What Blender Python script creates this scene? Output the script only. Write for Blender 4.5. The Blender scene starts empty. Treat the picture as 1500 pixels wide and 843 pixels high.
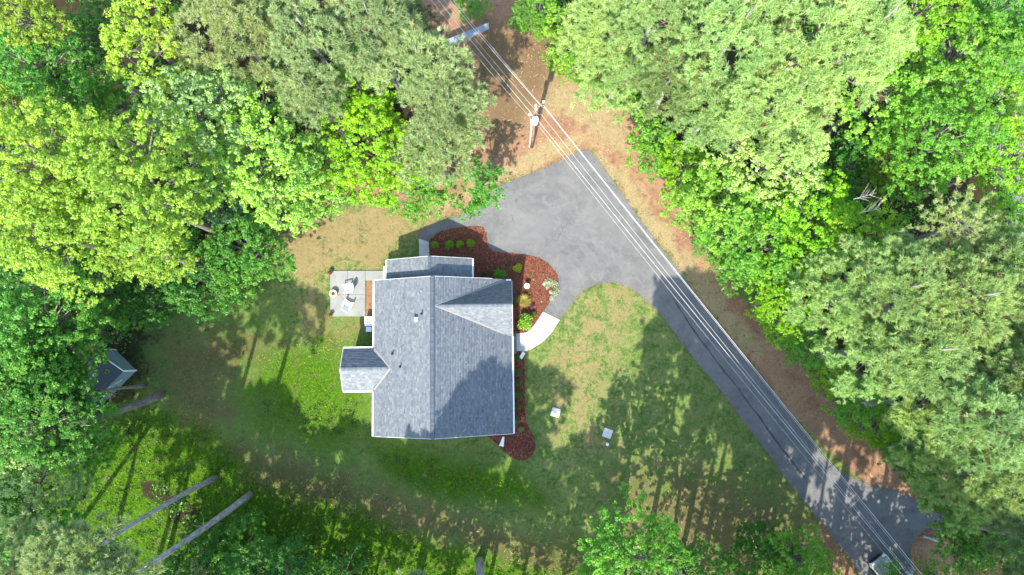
import bpy, bmesh, math, random
import numpy as np
from mathutils import Vector, Matrix

S = bpy.context.scene
COL = S.collection
R = math.radians
rng = np.random.default_rng(7)
random.seed(7)

# ------------------------------------------------------------------ camera, world, sun
H = 62.0                                    # drone height, metres
F = 1000.0                                  # focal length in photo pixels (1500 wide)
TILT = math.atan((525 - 421.5) / F)
cam = bpy.data.cameras.new('camera')
cam.sensor_width = 36
cam.lens = 24.0
cam.clip_end = 3000
camo = bpy.data.objects.new('camera', cam)
COL.objects.link(camo)
camo.location = (0, 0, H)
camo.rotation_euler = (TILT, 0, 0)
S.camera = camo

SUN_AZ, SUN_EL = R(14), R(47)               # azimuth of the shadows from +Y towards +X
d = Vector((math.cos(SUN_EL) * math.sin(SUN_AZ), math.cos(SUN_EL) * math.cos(SUN_AZ), -math.sin(SUN_EL)))
sun = bpy.data.lights.new('sun', 'SUN')
sun.energy = 2.55
sun.angle = R(0.55)
sun.color = (1.0, 0.93, 0.80)
suno = bpy.data.objects.new('sun', sun)
COL.objects.link(suno)
suno.rotation_euler = d.to_track_quat('-Z', 'Y').to_euler()
suno.location = (-20, -40, 80)

w = bpy.data.worlds.new('World')
S.world = w
w.use_nodes = True
nt = w.node_tree
sky = nt.nodes.new('ShaderNodeTexSky')
sky.sky_type = 'NISHITA'
sky.sun_disc = False
sky.sun_elevation = SUN_EL
sky.sun_rotation = SUN_AZ + math.pi
sky.air_density = 1.0
sky.dust_density = 1.0
nt.links.new(sky.outputs[0], nt.nodes['Background'].inputs[0])
nt.nodes['Background'].inputs[1].default_value = 0.15

S.view_settings.view_transform = 'Standard'
S.view_settings.look = 'None'
S.view_settings.exposure = 2.15
S.view_settings.gamma = 1.0
S.render.engine = 'CYCLES'
S.cycles.max_bounces = 9
S.cycles.diffuse_bounces = 6
S.cycles.transmission_bounces = 6

# ------------------------------------------------------------------ survey: photo point -> place at a known height
_c, _s = math.cos(TILT), math.sin(TILT)
def W(u, v, z=0.0):
    dx = (u - 750) / F
    dy = (421.5 - v) / F
    wy = dy * _c + _s
    wz = dy * _s - _c
    k = (H - z) / -wz
    return (dx * k, wy * k)
def Winv(x, y, z=0.0):
    rx, ry, rz = x, y, z - H
    cy = ry * _c + rz * _s
    cz = -ry * _s + rz * _c
    return 750 + F * rx / -cz, 421.5 - F * cy / -cz
def V(u, v, z=0.0):
    a = W(u, v, z)
    return Vector((a[0], a[1], z))

# ------------------------------------------------------------------ mesh helpers
class MB:
    def __init__(self):
        self.v = []; self.f = []
    def add(self, vs, fs):
        o = len(self.v)
        self.v += [tuple(p) for p in vs]
        self.f += [tuple(i + o for i in q) for q in fs]
        return self
    def box(self, c, size, rz=0.0, taper=1.0, M=None):
        hx, hy, hz = size[0] / 2, size[1] / 2, size[2] / 2
        p = []
        for z, k in ((-hz, 1.0), (hz, taper)):
            for sx, sy in ((-1, -1), (1, -1), (1, 1), (-1, 1)):
                p.append(Vector((sx * hx * k, sy * hy * k, z)))
        m = Matrix.Translation(c) @ Matrix.Rotation(rz, 4, 'Z') if M is None else M
        p = [m @ q for q in p]
        return self.add(p, [(3, 2, 1, 0), (4, 5, 6, 7), (0, 1, 5, 4), (1, 2, 6, 5), (2, 3, 7, 6), (3, 0, 4, 7)])
    def tube(self, pts, rad, n=6, cap=True):
        pts = [Vector(p) for p in pts]
        if not hasattr(rad, '__len__'):
            rad = [rad] * len(pts)
        vs = []
        for i, p in enumerate(pts):
            a = pts[max(i - 1, 0)]; b = pts[min(i + 1, len(pts) - 1)]
            t = (b - a).normalized()
            x = t.cross(Vector((0, 0, 1)))
            if x.length < 1e-3:
                x = t.cross(Vector((1, 0, 0)))
            x.normalize(); y = t.cross(x)
            for k in range(n):
                an = 2 * math.pi * k / n
                vs.append(p + (x * math.cos(an) + y * math.sin(an)) * rad[i])
        fs = []
        for i in range(len(pts) - 1):
            for k in range(n):
                k2 = (k + 1) % n
                fs.append((i * n + k, (i + 1) * n + k, (i + 1) * n + k2, i * n + k2))
        if cap:
            fs.append(tuple(range(n)))
            fs.append(tuple(reversed(range((len(pts) - 1) * n, len(pts) * n))))
        return self.add(vs, fs)
    def lathe(self, prof, n=16, c=(0, 0, 0), close=True):
        vs = []
        for r_, z in prof:
            for k in range(n):
                a = 2 * math.pi * k / n
                vs.append((c[0] + r_ * math.cos(a), c[1] + r_ * math.sin(a), c[2] + z))
        fs = []
        for i in range(len(prof) - 1):
            for k in range(n):
                k2 = (k + 1) % n
                fs.append((i * n + k, i * n + k2, (i + 1) * n + k2, (i + 1) * n + k))
        if close:
            fs.append(tuple(reversed(range(n))))
            fs.append(tuple(range((len(prof) - 1) * n, len(prof) * n)))
        return self.add(vs, fs)
    def prism(self, poly, z0, z1):
        n = len(poly)
        vs = [(p[0], p[1], z0) for p in poly] + [(p[0], p[1], z1) for p in poly]
        fs = [tuple(range(n, 2 * n))]
        for i in range(n):
            j = (i + 1) % n
            fs.append((i, j, n + j, n + i))
        return self.add(vs, fs)
    def build(self, name, mat, parent=None, smooth=False, tri=False):
        me = bpy.data.meshes.new(name)
        me.from_pydata(self.v, [], self.f)
        if tri:
            bm = bmesh.new(); bm.from_mesh(me)
            bmesh.ops.triangulate(bm, faces=[f for f in bm.faces if len(f.verts) > 4])
            bmesh.ops.recalc_face_normals(bm, faces=bm.faces)
            bm.to_mesh(me); bm.free()
        if mat is not None:
            me.materials.append(mat)
        if smooth:
            me.polygons.foreach_set('use_smooth', [True] * len(me.polygons))
        me.update()
        return link(name, me, parent)

def link(name, data, parent=None):
    o = bpy.data.objects.new(name, data)
    COL.objects.link(o)
    if parent is not None:
        o.parent = parent
    return o
def tag(o, label=None, cat=None, group=None, kind=None):
    if label: o['label'] = label
    if cat: o['category'] = cat
    if group: o['group'] = group
    if kind: o['kind'] = kind
    return o
def thing(name, loc, label, cat, group=None, rz=0.0):
    o = link(name, None)
    o.location = loc
    o.rotation_euler = (0, 0, rz)
    return tag(o, label, cat, group)
def smooth_poly(pts, step=0.3, jit=0.0, it=1):
    """densify a closed outline, round its corners a little and roughen it"""
    p = [Vector((a[0], a[1])) for a in pts]
    for _ in range(it):
        q = []
        for i in range(len(p)):
            a, b = p[i], p[(i + 1) % len(p)]
            q += [a * .75 + b * .25, a * .25 + b * .75]
        p = q
    out = []
    for i in range(len(p)):
        a, b = p[i], p[(i + 1) % len(p)]
        n = max(1, int((b - a).length / step))
        for k in range(n):
            q = a.lerp(b, k / n)
            out.append((q.x + random.uniform(-jit, jit), q.y + random.uniform(-jit, jit)))
    return out
def PX(l, z=0.0):
    return [W(u, v, z) for u, v in l]

def np_mesh(name, verts, faces4=None, faces3=None, mats=(), tint=None, midx=None, smooth=False):
    """mesh straight from numpy arrays; tint is a per-face float"""
    me = bpy.data.meshes.new(name)
    n4 = 0 if faces4 is None else len(faces4)
    n3 = 0 if faces3 is None else len(faces3)
    loops = []
    if n4: loops.append(np.asarray(faces4, np.int32).ravel())
    if n3: loops.append(np.asarray(faces3, np.int32).ravel())
    loops = np.concatenate(loops)
    starts = np.concatenate([np.arange(n4) * 4, n4 * 4 + np.arange(n3) * 3]).astype(np.int32)
    me.vertices.add(len(verts))
    me.vertices.foreach_set('co', np.asarray(verts, np.float32).ravel())
    me.loops.add(len(loops))
    me.loops.foreach_set('vertex_index', loops)
    me.polygons.add(n4 + n3)
    me.polygons.foreach_set('loop_start', starts)
    if midx is not None:
        me.polygons.foreach_set('material_index', np.asarray(midx, np.int32))
    for m in mats: me.materials.append(m)
    if tint is not None:
        a = me.attributes.new('tint', 'FLOAT', 'FACE')
        a.data.foreach_set('value', np.asarray(tint, np.float32))
    me.update(calc_edges=True)
    if smooth:
        me.polygons.foreach_set('use_smooth', np.ones(n4 + n3, bool))
    return me

# ------------------------------------------------------------------ materials
class NT:
    def __init__(self, name):
        self.m = bpy.data.materials.new(name)
        self.m.use_nodes = True
        self.t = self.m.node_tree
        self.bsdf = self.t.nodes['Principled BSDF']
        self.out = self.t.nodes['Material Output']
    def n(self, typ, **kw):
        x = self.t.nodes.new(typ)
        for k, v in kw.items(): setattr(x, k, v)
        return x
    def l(self, a, b): self.t.links.new(a, b)
    def coord(self):
        if not hasattr(self, '_co'):
            self._co = self.n('ShaderNodeNewGeometry').outputs['Position']
        return self._co
    def objco(self):
        return self.n('ShaderNodeTexCoord').outputs['Object']
    def noise(self, scale, detail=3, rough=.55, dist=0.0, co=None, out='Fac'):
        x = self.n('ShaderNodeTexNoise')
        x.inputs['Scale'].default_value = scale
        x.inputs['Detail'].default_value = detail
        x.inputs['Roughness'].default_value = rough
        x.inputs['Distortion'].default_value = dist
        self.l(co if co is not None else self.coord(), x.inputs['Vector'])
        return x.outputs[out]
    def ramp(self, fac, a, b, ca=(0, 0, 0), cb=(1, 1, 1)):
        x = self.n('ShaderNodeValToRGB')
        x.color_ramp.elements[0].position = a; x.color_ramp.elements[1].position = b
        x.color_ramp.elements[0].color = (*ca, 1); x.color_ramp.elements[1].color = (*cb, 1)
        self.l(fac, x.inputs[0])
        return x.outputs[0]
    def mix(self, fac, a, b, mode='MIX'):
        x = self.n('ShaderNodeMix', data_type='RGBA', blend_type=mode)
        for inp, v in ((x.inputs[0], fac), (x.inputs[6], a), (x.inputs[7], b)):
            if isinstance(v, (int, float)): inp.default_value = v
            elif isinstance(v, tuple): inp.default_value = (*v, 1)
            else: self.l(v, inp)
        return x.outputs[2]
    def math(self, op, a, b=0.0, clamp=False):
        x = self.n('ShaderNodeMath', operation=op, use_clamp=clamp)
        for inp, v in ((x.inputs[0], a), (x.inputs[1], b)):
            if isinstance(v, (int, float)): inp.default_value = v
            else: self.l(v, inp)
        return x.outputs[0]
    def attr(self, name, out='Fac', typ='GEOMETRY'):
        x = self.n('ShaderNodeAttribute', attribute_name=name, attribute_type=typ)
        return x.outputs[out]
    def bump(self, h, strength=.5, dist=.02):
        x = self.n('ShaderNodeBump')
        x.inputs['Strength'].default_value = strength
        x.inputs['Distance'].default_value = dist
        self.l(h, x.inputs['Height'])
        self.l(x.outputs[0], self.bsdf.inputs['Normal'])
    def base(self, c, rough=.8, metal=0.0, spec=.3):
        if isinstance(c, tuple): self.bsdf.inputs['Base Color'].default_value = (*c, 1)
        else: self.l(c, self.bsdf.inputs['Base Color'])
        self.bsdf.inputs['Roughness'].default_value = rough
        self.bsdf.inputs['Metallic'].default_value = metal
        self.bsdf.inputs['Specular IOR Level'].default_value = spec
        return self

def mat_simple(name, c, rough=.6, metal=0.0, spec=.3, var=.15, scale=8.0):
    m = NT(name)
    f = m.noise(scale, 4)
    dk = tuple(x * (1 - var) for x in c); lt = tuple(min(1, x * (1 + var)) for x in c)
    m.base(m.mix(f, dk, lt), rough, metal, spec)
    return m.m

def mat_leaf(name, rough=.42, spec=.4, trans=.5, brown=0.0):
    """leaf blades: the colour of the tree comes from its object colour, each blade varies"""
    m = NT(name)
    oc = m.n('ShaderNodeObjectInfo')
    t = m.attr('tint')
    k = m.n('ShaderNodeMapRange')
    k.inputs['To Min'].default_value = .66; k.inputs['To Max'].default_value = 1.45
    drift = m.noise(.55, 3, .6)
    tv = m.math('ADD', m.math('MULTIPLY', t, .62), m.math('MULTIPLY', m.math('SUBTRACT', drift, .31), 1.0), True)
    m.l(tv, k.inputs['Value'])
    hsv = m.n('ShaderNodeHueSaturation')
    m.l(oc.outputs['Color'], hsv.inputs['Color'])
    m.l(k.outputs[0], hsv.inputs['Value'])
    hk = m.n('ShaderNodeMapRange')
    hk.inputs['To Min'].default_value = .53; hk.inputs['To Max'].default_value = .472
    m.l(tv, hk.inputs['Value']); m.l(hk.outputs[0], hsv.inputs['Hue'])
    col = hsv.outputs[0]
    if brown > 0:
        gt = m.math('GREATER_THAN', t, 1.0)
        col = m.mix(gt, col, (.20, .12, .065))
    m.base(col, rough, 0, spec)
    if trans > 0:
        tr = m.n('ShaderNodeBsdfTranslucent')
        warm = m.mix(1.0, col, (1.15, 1.1, .55), 'MULTIPLY')
        m.l(warm, tr.inputs['Color'])
        mx = m.n('ShaderNodeMixShader')
        mx.inputs[0].default_value = trans
        m.l(m.bsdf.outputs[0], mx.inputs[1]); m.l(tr.outputs[0], mx.inputs[2])
        m.l(mx.outputs[0], m.out.inputs['Surface'])
    return m.m

def mat_bark(name, c):
    m = NT(name)
    co = m.objco()
    mp = m.n('ShaderNodeMapping'); mp.inputs['Scale'].default_value = (1, 1, .35)
    m.l(co, mp.inputs['Vector'])
    f = m.math('ADD', m.math('MULTIPLY', m.noise(9, 5, .7, 0.6, mp.outputs[0]), .55), m.math('MULTIPLY', m.noise(2.6, 4, .65, 1.0, mp.outputs[0]), .45))
    m.base(m.mix(m.ramp(f, .38, .62), tuple(x * .42 for x in c), tuple(x * 1.35 for x in c)), .9, 0, .1)
    m.bump(f, .8, .04)
    return m.m

M = {}
M['leaf'] = mat_leaf('leaf_blades')
M['gloss'] = mat_leaf('glossy_leaf_blades', .33, .6, .36)
M['needle'] = mat_leaf('pine_needles', .5, .3, .5, brown=1)
M['bark'] = mat_bark('bark_grey_brown', (.22, .19, .165))
M['pinebark'] = mat_bark('pine_bark', (.34, .32, .30))
M['twig'] = mat_bark('dead_twig', (.34, .32, .29))
M['white'] = mat_simple('white_paint', (.78, .78, .77), .5, 0, .3, .05)
M['siding'] = mat_simple('pale_siding', (.62, .63, .62), .6, 0, .3, .05)
M['concrete'] = None
M['metal'] = mat_simple('galvanised_metal', (.55, .56, .57), .4, .7, .5, .1)
M['wire'] = mat_simple('aluminium_cable', (.60, .60, .59), .5, .0, .5, .05)
M['polewood'] = mat_bark('pole_wood', (.27, .185, .125))
M['plastic'] = mat_simple('white_plastic', (.80, .81, .82), .4, 0, .4, .04)
M['black'] = mat_simple('black_rubber', (.02, .02, .022), .7, 0, .3, .2)
M['soil'] = mat_simple('potting_soil', (.05, .033, .022), .95, 0, .1, .4, 30)
M['glass'] = NT('dark_glass').base((.015, .02, .025), .06, 0, .6).m
M['teal'] = mat_simple('teal_siding', (.17, .25, .27), .6, 0, .3, .1, 3)
M['darkroof'] = mat_simple('dark_shingle', (.05, .065, .08), .9, 0, .2, .35, 14)
M['blueroof'] = mat_simple('blue_grey_sheet_metal', (.20, .235, .25), .7, 0, .2, .12, 3)
M['valley'] = mat_simple('valley_shingle', (.235, .222, .205), .85, 0, .2, .1, 20)
M['carpaint'] = NT('champagne_car_paint').base((.36, .37, .32), .25, .5, .5).m
M['chrome'] = NT('chrome_trim').base((.6, .61, .62), .2, 1, .5).m
M['lamp'] = NT('headlight_lens').base((.7, .72, .74), .1, 0, .6).m
M['pot'] = mat_simple('terracotta_pot', (.35, .13, .07), .8, 0, .2, .2)
M['rim'] = mat_simple('tan_barrel_wood', (.50, .38, .25), .8, 0, .2, .2)
M['red'] = mat_simple('red_petals', (.20, .008, .02), .6, 0, .2, .4, 40)
M['skin'] = mat_simple('skin', (.55, .33, .25), .6, 0, .3, .05)
M['tealcloth'] = mat_simple('teal_cloth', (.04, .34, .42), .9, 0, .1, .2, 12)
M['navy'] = mat_simple('navy_cloth', (.015, .022, .06), .9, 0, .1, .2, 12)
M['hair'] = mat_simple('brown_hair', (.06, .035, .02), .6, 0, .3, .3, 30)

def mk_concrete(name='concrete', c=(.46, .45, .42)):
    m = NT(name)
    a = m.noise(1.1, 5, .6); b = m.noise(22, 3)
    col = m.mix(m.ramp(a, .3, .72), tuple(x * .82 for x in c), c)
    col = m.mix(.25, col, m.ramp(b, .2, .8, tuple(x * .7 for x in c), tuple(min(1, x * 1.25) for x in c)))
    st = m.noise(.8, 5, .65, 1.5, m.coord())
    col = m.mix(m.math('MULTIPLY', m.ramp(st, .52, .68), .45), col, tuple(x * .62 for x in c))
    m.base(col, .85, 0, .2)
    m.bump(b, .25, .01)
    return m.m
M['concrete'] = mk_concrete()
M['lid'] = mk_concrete('pale_concrete', (.62, .60, .57))
M['slab'] = mk_concrete('patio_concrete', (.235, .242, .228))

def mk_asphalt():
    m = NT('asphalt')
    big = m.noise(.16, 6, .62, 2.6)
    mid = m.noise(.9, 6, .65, 1.2)
    grit = m.noise(28, 2, .7)
    col = m.mix(m.ramp(big, .36, .62), (.088, .091, .095), (.142, .142, .136))
    col = m.mix(m.math('MULTIPLY', m.ramp(mid, .46, .70), .8), col, (.172, .169, .160))
    w_ = m.n('ShaderNodeTexWave', wave_type='BANDS', bands_direction='DIAGONAL')
    w_.inputs['Scale'].default_value = .35; w_.inputs['Distortion'].default_value = 22; w_.inputs['Detail'].default_value = 3; w_.inputs['Detail Scale'].default_value = .5
    m.l(m.coord(), w_.inputs['Vector'])
    col = m.mix(m.math('MULTIPLY', m.ramp(w_.outputs['Fac'], .60, .95), .13), col, (.19, .187, .176))
    pt = m.noise(.55, 3, .6, .5)
    col = m.mix(m.math('MULTIPLY', m.ramp(pt, .64, .72), .7), col, (.070, .073, .078))
    v_ = m.n('ShaderNodeTexVoronoi', feature='DISTANCE_TO_EDGE')
    v_.inputs['Scale'].default_value = .42
    wp = m.n('ShaderNodeVectorMath', operation='MULTIPLY_ADD')
    m.l(m.noise(1.6, 4, .6, 0, None, 'Color'), wp.inputs[0]); wp.inputs[1].default_value = (.9, .9, 0); m.l(m.coord(), wp.inputs[2])
    m.l(wp.outputs[0], v_.inputs['Vector'])
    crack = m.math('MULTIPLY', m.math('LESS_THAN', v_.outputs['Distance'], .010), m.ramp(m.noise(.3, 2), .52, .58))
    col = m.mix(m.math('MULTIPLY', crack, .6), col, (.055, .056, .058))
    col = m.mix(.3, col, m.ramp(grit, .25, .8, (.06, .06, .062), (.21, .21, .205)))
    m.base(col, .9, 0, .22)
    m.bump(grit, .35, .012)
    return m.m
M['asphalt'] = mk_asphalt()
M['tar'] = mat_simple('tar_seal', (.05, .052, .056), .8, 0, .3, .2, 5)

def mk_mulch():
    m = NT('red_bark_mulch')
    a = m.noise(1.5, 4); b = m.noise(16, 4, .7, .5)
    col = m.mix(m.ramp(b, .3, .72), (.062, .018, .012), (.195, .068, .040))
    col = m.mix(m.ramp(a, .35, .7), col, (.155, .060, .038))
    m.base(col, .95, 0, .1)
    m.bump(b, .9, .05)
    return m.m
M['mulch'] = mk_mulch()
M['chip'] = None
def mk_tinted(name, ramp, rough=.9, obj=False):
    m = NT(name)
    t = m.attr('tint')
    x = m.n('ShaderNodeValToRGB')
    els = x.color_ramp.elements
    while len(els) < len(ramp): els.new(.5)
    for e, (p, c) in zip(els, ramp):
        e.position = p; e.color = (*c, 1)
    m.l(t, x.inputs[0])
    m.base(x.outputs[0], rough, 0, .15)
    return m
M['chip'] = mk_tinted('bark_chip', [(0, (.05, .015, .010)), (.6, (.165, .058, .034)), (1, (.28, .13, .075))]).m
_sh = mk_tinted('asphalt_shingle', [(0, (.085, .103, .122)), (.5, (.150, .171, .192)), (1, (.235, .255, .272))], .92)
_g = _sh.noise(60, 2, .7)
_sh.bump(_g, .4, .006)
M['shingle'] = _sh.m

def mk_ground():
    m = NT('ground_cover')
    fine = m.noise(14, 3, .7); mid = m.noise(2.2, 5, .62, .4); big = m.noise(.35, 4, .6, .5); vf = m.noise(45, 2, .7)
    clump = m.noise(3.6, 4, .6, .8); blot = m.noise(.9, 5, .62, .6)
    def msk(name, amp=.55, lo=.38, hi=.62, top=1.0):
        a = m.attr(name)
        ns = m.math('ADD', m.math('ADD', m.math('MULTIPLY', blot, .36), m.math('MULTIPLY', clump, .30)), m.math('ADD', m.math('MULTIPLY', fine, .14), m.math('MULTIPLY', big, .20)))
        nn = m.math('MULTIPLY', m.math('SUBTRACT', ns, .5), amp * 7.5)
        f = m.ramp(m.math('ADD', a, nn), lo, hi)
        return m.math('MULTIPLY', f, top) if top < 1 else f
    green = m.mix(m.ramp(blot, .35, .66), (.080, .142, .028), (.132, .194, .048))
    green = m.mix(m.ramp(clump, .46, .72), green, (.150, .205, .062))
    green = m.mix(m.ramp(fine, .55, .8), green, (.15, .155, .06))
    dryc = m.mix(m.ramp(fine, .3, .7), (.17, .125, .052), (.30, .225, .115))
    sparse = m.ramp(m.math('ADD', m.math('MULTIPLY', clump, .55), m.math('MULTIPLY', blot, .5)), .50, .66)
    col = m.mix(m.math('MULTIPLY', m.math('MULTIPLY', sparse, .42), m.attr('parch')), green, dryc)
    col = m.mix(msk('dry', .75, .35, .8, .85), col, dryc)
    lush = m.mix(m.ramp(clump, .3, .7), (.022, .078, .002), (.070, .165, .003))
    lush = m.mix(m.ramp(fine, .5, .8), lush, (.10, .19, .006))
    lush = m.mix(m.math('MULTIPLY', m.ramp(blot, .52, .66), .6), lush, (.085, .075, .03))
    col = m.mix(msk('lush', .6, .3, .75), col, lush)
    straw = m.mix(m.ramp(fine, .25, .75), (.165, .078, .045), (.34, .20, .125))
    straw = m.mix(m.ramp(big, .42, .60), straw, m.mix(fine, (.22, .132, .070), (.38, .235, .140)))
    straw = m.mix(m.math('MULTIPLY', m.ramp(clump, .56, .68), .5), straw, (.125, .135, .04))
    col = m.mix(msk('straw', .4, .3, .7), col, straw)
    vg = m.mix(m.ramp(fine, .3, .7), (.22, .165, .08), (.40, .31, .18))
    vg = m.mix(m.ramp(clump, .5, .66), vg, (.15, .18, .055))
    col = m.mix(msk('verge', .6, .3, .8, .9), col, vg)
    brown = m.mix(m.ramp(fine, .3, .75), (.060, .049, .022), (.170, .125, .062))
    col = m.mix(msk('brown', .7, .25, .9, .75), col, brown)
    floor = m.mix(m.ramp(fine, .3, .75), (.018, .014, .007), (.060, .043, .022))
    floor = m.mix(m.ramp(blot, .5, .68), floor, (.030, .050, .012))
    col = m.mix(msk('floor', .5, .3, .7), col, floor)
    col = m.mix(1.0, col, m.ramp(m.math('ADD', m.math('MULTIPLY', clump, .6), m.math('MULTIPLY', blot, .4)), .34, .66, (.66, .68, .66), (1.22, 1.2, 1.2)), 'MULTIPLY')
    col = m.mix(.5, col, m.mix(1.0, col, m.ramp(vf, .2, .8, (.45, .45, .45), (1.7, 1.7, 1.7)), 'MULTIPLY'))
    m.base(col, .95, 0, .1)
    hh = m.math('ADD', fine, m.math('MULTIPLY', vf, .6))
    m.bump(hh, .9, .06)
    return m.m
M['ground'] = mk_ground()

# ------------------------------------------------------------------ ground zones (outlines surveyed in the photo)
ZONES = {
 'straw': [([(600, -60), (770, -60), (790, 60), (830, 110), (905, 150), (945, 200), (985, 280), (1010, 330), (1060, 405), (1120, 480), (1180, 540),
            (1230, 600), (1290, 660), (1350, 720), (1400, 800), (1430, 900), (1340, 900), (1330, 800), (1350, 760), (1262, 706), (1150, 600), (1000, 403), (868, 222), (733, 270), (690, 312),
            (650, 318), (640, 300), (560, 290), (480, 300), (440, 310), (430, 280), (560, 240), (640, 240), (700, 200), (640, 80)], 9),
           ([(535, 410), (549, 410), (549, 467), (535, 467)], 2), ([(1205, 760), (1265, 845), (1240, 860), (1170, 800)], 18)],
 'dry': [([(455, 295), (660, 300), (640, 330), (580, 365), (560, 395), (480, 395), (470, 440), (490, 470), (540, 470), (500, 520), (430, 500), (440, 420), (400, 360)], 24),
         ([(905, 418), (930, 440), (880, 500), (860, 560), (858, 610), (885, 645), (860, 655), (835, 600), (825, 530), (860, 450)], 70),
         ([(1000, 360), (1060, 420), (1110, 490), (1050, 470), (1010, 420)], 14)],
 'lush': [([(90, 640), (200, 590), (260, 600), (330, 640), (400, 690), (480, 690), (560, 745), (640, 790), (720, 800), (860, 800), (860, 900), (-40, 900), (40, 700)], 30),
          ([(330, 500), (500, 480), (540, 560), (545, 640), (470, 660), (380, 620)], 75), ([(540, 650), (760, 690), (800, 740), (660, 735), (560, 700)], 30)],
 'brown': [([(330, 650), (420, 660), (480, 690), (560, 712), (640, 745), (760, 785), (850, 790), (900, 843), (800, 850), (690, 800), (600, 780), (520, 750), (430, 735), (370, 700)], 26),
           ([(900, 700), (1050, 690), (1180, 740), (1260, 860), (900, 860)], 55), ([(230, 500), (320, 480), (420, 500), (330, 560), (340, 620), (260, 620)], 30),
           ([(700, 20), (830, 60), (800, 140), (720, 240), (690, 120)], 22)],
 'verge': [([(880, 222), (930, 262), (985, 345), (1035, 405), (1095, 478), (1120, 510), (1110, 530), (1085, 515), (1000, 405), (940, 326), (868, 226)], 12),
           ([(640, 318), (735, 268), (835, 226), (858, 200), (800, 205), (730, 250), (640, 300)], 10), ([(800, 110), (850, 130), (930, 210), (900, 230), (850, 190), (790, 150)], 22)],
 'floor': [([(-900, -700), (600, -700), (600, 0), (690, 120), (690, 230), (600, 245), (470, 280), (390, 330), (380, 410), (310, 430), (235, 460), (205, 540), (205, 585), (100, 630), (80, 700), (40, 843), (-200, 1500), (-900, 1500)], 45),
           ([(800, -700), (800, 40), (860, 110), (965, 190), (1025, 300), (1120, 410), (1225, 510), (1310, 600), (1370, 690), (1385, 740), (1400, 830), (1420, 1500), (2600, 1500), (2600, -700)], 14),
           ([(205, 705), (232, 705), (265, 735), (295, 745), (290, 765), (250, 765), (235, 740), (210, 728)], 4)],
 'parch': [([(660, 300), (920, 400), (1010, 540), (1200, 790), (1100, 900), (560, 900), (560, 660), (780, 660), (760, 420), (560, 420), (400, 500), (400, 300)], 60)],
}
def zone_mask(name, px, py):
    out = np.zeros(px.shape)
    for poly, soft in ZONES[name]:
        P = np.array(poly, float)
        Q = np.roll(P, -1, 0)
        inside = np.zeros(px.shape, bool)
        dist = np.full(px.shape, 1e9)
        for (ax, ay), (bx, by) in zip(P, Q):
            cond = ((ay > py) != (by > py))
            with np.errstate(divide='ignore', invalid='ignore'):
                xi = (bx - ax) * (py - ay) / (by - ay if by != ay else 1e-9) + ax
            inside ^= cond & (px < xi)
            L2 = (bx - ax) ** 2 + (by - ay) ** 2 + 1e-9
            t = np.clip(((px - ax) * (bx - ax) + (py - ay) * (by - ay)) / L2, 0, 1)
            dist = np.minimum(dist, np.hypot(px - ax - t * (bx - ax), py - ay - t * (by - ay)))
        sd = np.where(inside, dist, -dist)
        out = np.maximum(out, np.clip(.5 + .5 * sd / soft, 0, 1))
    return out
def world_to_px(x, y):
    cy = y * _c - H * _s
    cz = -y * _s - H * _c
    return 750 + F * x / -cz, 421.5 - F * cy / -cz

xs = np.concatenate([[-900, -400, -200, -120, -80], np.arange(-60, 60.01, .3), [80, 120, 200, 400, 900]])
ys = np.concatenate([[-900, -400, -200, -100, -60], np.arange(-40, 44.01, .3), [60, 100, 200, 400, 900]])
gx, gy = np.meshgrid(xs, ys)
gv = np.stack([gx.ravel(), gy.ravel(), np.zeros(gx.size)], 1)
nx, ny = len(xs), len(ys)
ii = (np.arange(ny - 1)[:, None] * nx + np.arange(nx - 1)[None, :]).ravel()
gf = np.stack([ii, ii + 1, ii + nx + 1, ii + nx], 1)
gm = np_mesh('ground', gv, gf, None, [M['ground']])
ppx, ppy = world_to_px(gv[:, 0], np.clip(gv[:, 1], -150, 150))
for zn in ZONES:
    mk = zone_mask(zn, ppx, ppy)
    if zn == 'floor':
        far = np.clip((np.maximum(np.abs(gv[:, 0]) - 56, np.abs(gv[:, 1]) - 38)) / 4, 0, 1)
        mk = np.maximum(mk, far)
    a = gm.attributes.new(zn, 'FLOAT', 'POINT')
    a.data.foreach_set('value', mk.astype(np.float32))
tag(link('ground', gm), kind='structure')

# ------------------------------------------------------------------ drive, paths, beds
drive_px = [(856, 217), (868, 223), (905, 275), (940, 325), (970, 365), (1000, 403), (1018, 430), (1050, 475), (1090, 520), (1120, 557), (1150, 597), (1190, 648), (1212, 676),
            (1232, 692), (1262, 707), (1300, 715), (1330, 727), (1375, 748), (1430, 775), (1425, 795), (1360, 772), (1343, 783), (1333, 805), (1335, 825), (1350, 860), (1420, 960), (1350, 960),
            (1262, 843), (1230, 800), (1190, 750), (1150, 700), (1115, 650), (1080, 605), (1050, 565), (1020, 530), (990, 490), (965, 457), (945, 438), (925, 423), (905, 414), (880, 415),
            (860, 422), (845, 435), (833, 452), (820, 470), (794, 458), (805, 442), (818, 420), (817, 404), (805, 388), (790, 378), (760, 372), (724, 370), (714, 362), (713, 345), (708, 334), (695, 332), (680, 333),
            (660, 335), (645, 340), (632, 348), (630, 356), (613, 350), (614, 339), (630, 330), (657, 320), (690, 310), (715, 288), (735, 270), (768, 258), (800, 245), (835, 229)]
mb = MB(); mb.prism(smooth_poly(PX(drive_px), .16, .04, 1), -.05, .03)
tag(mb.build('driveway', M['asphalt'], tri=True), kind='structure')
drv = bpy.data.objects['driveway']
seam = [(985, 437), (1010, 475), (1045, 523), (1085, 575), (1120, 622), (1150, 663), (1185, 708)]
mb = MB()
pts = [V(u, v, .034) for u, v in seam]
L_, R_ = [], []
fine_pts = []
for a, b in zip(pts[:-1], pts[1:]):
    for k in range(6): fine_pts.append(a.lerp(b, k / 6))
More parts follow.
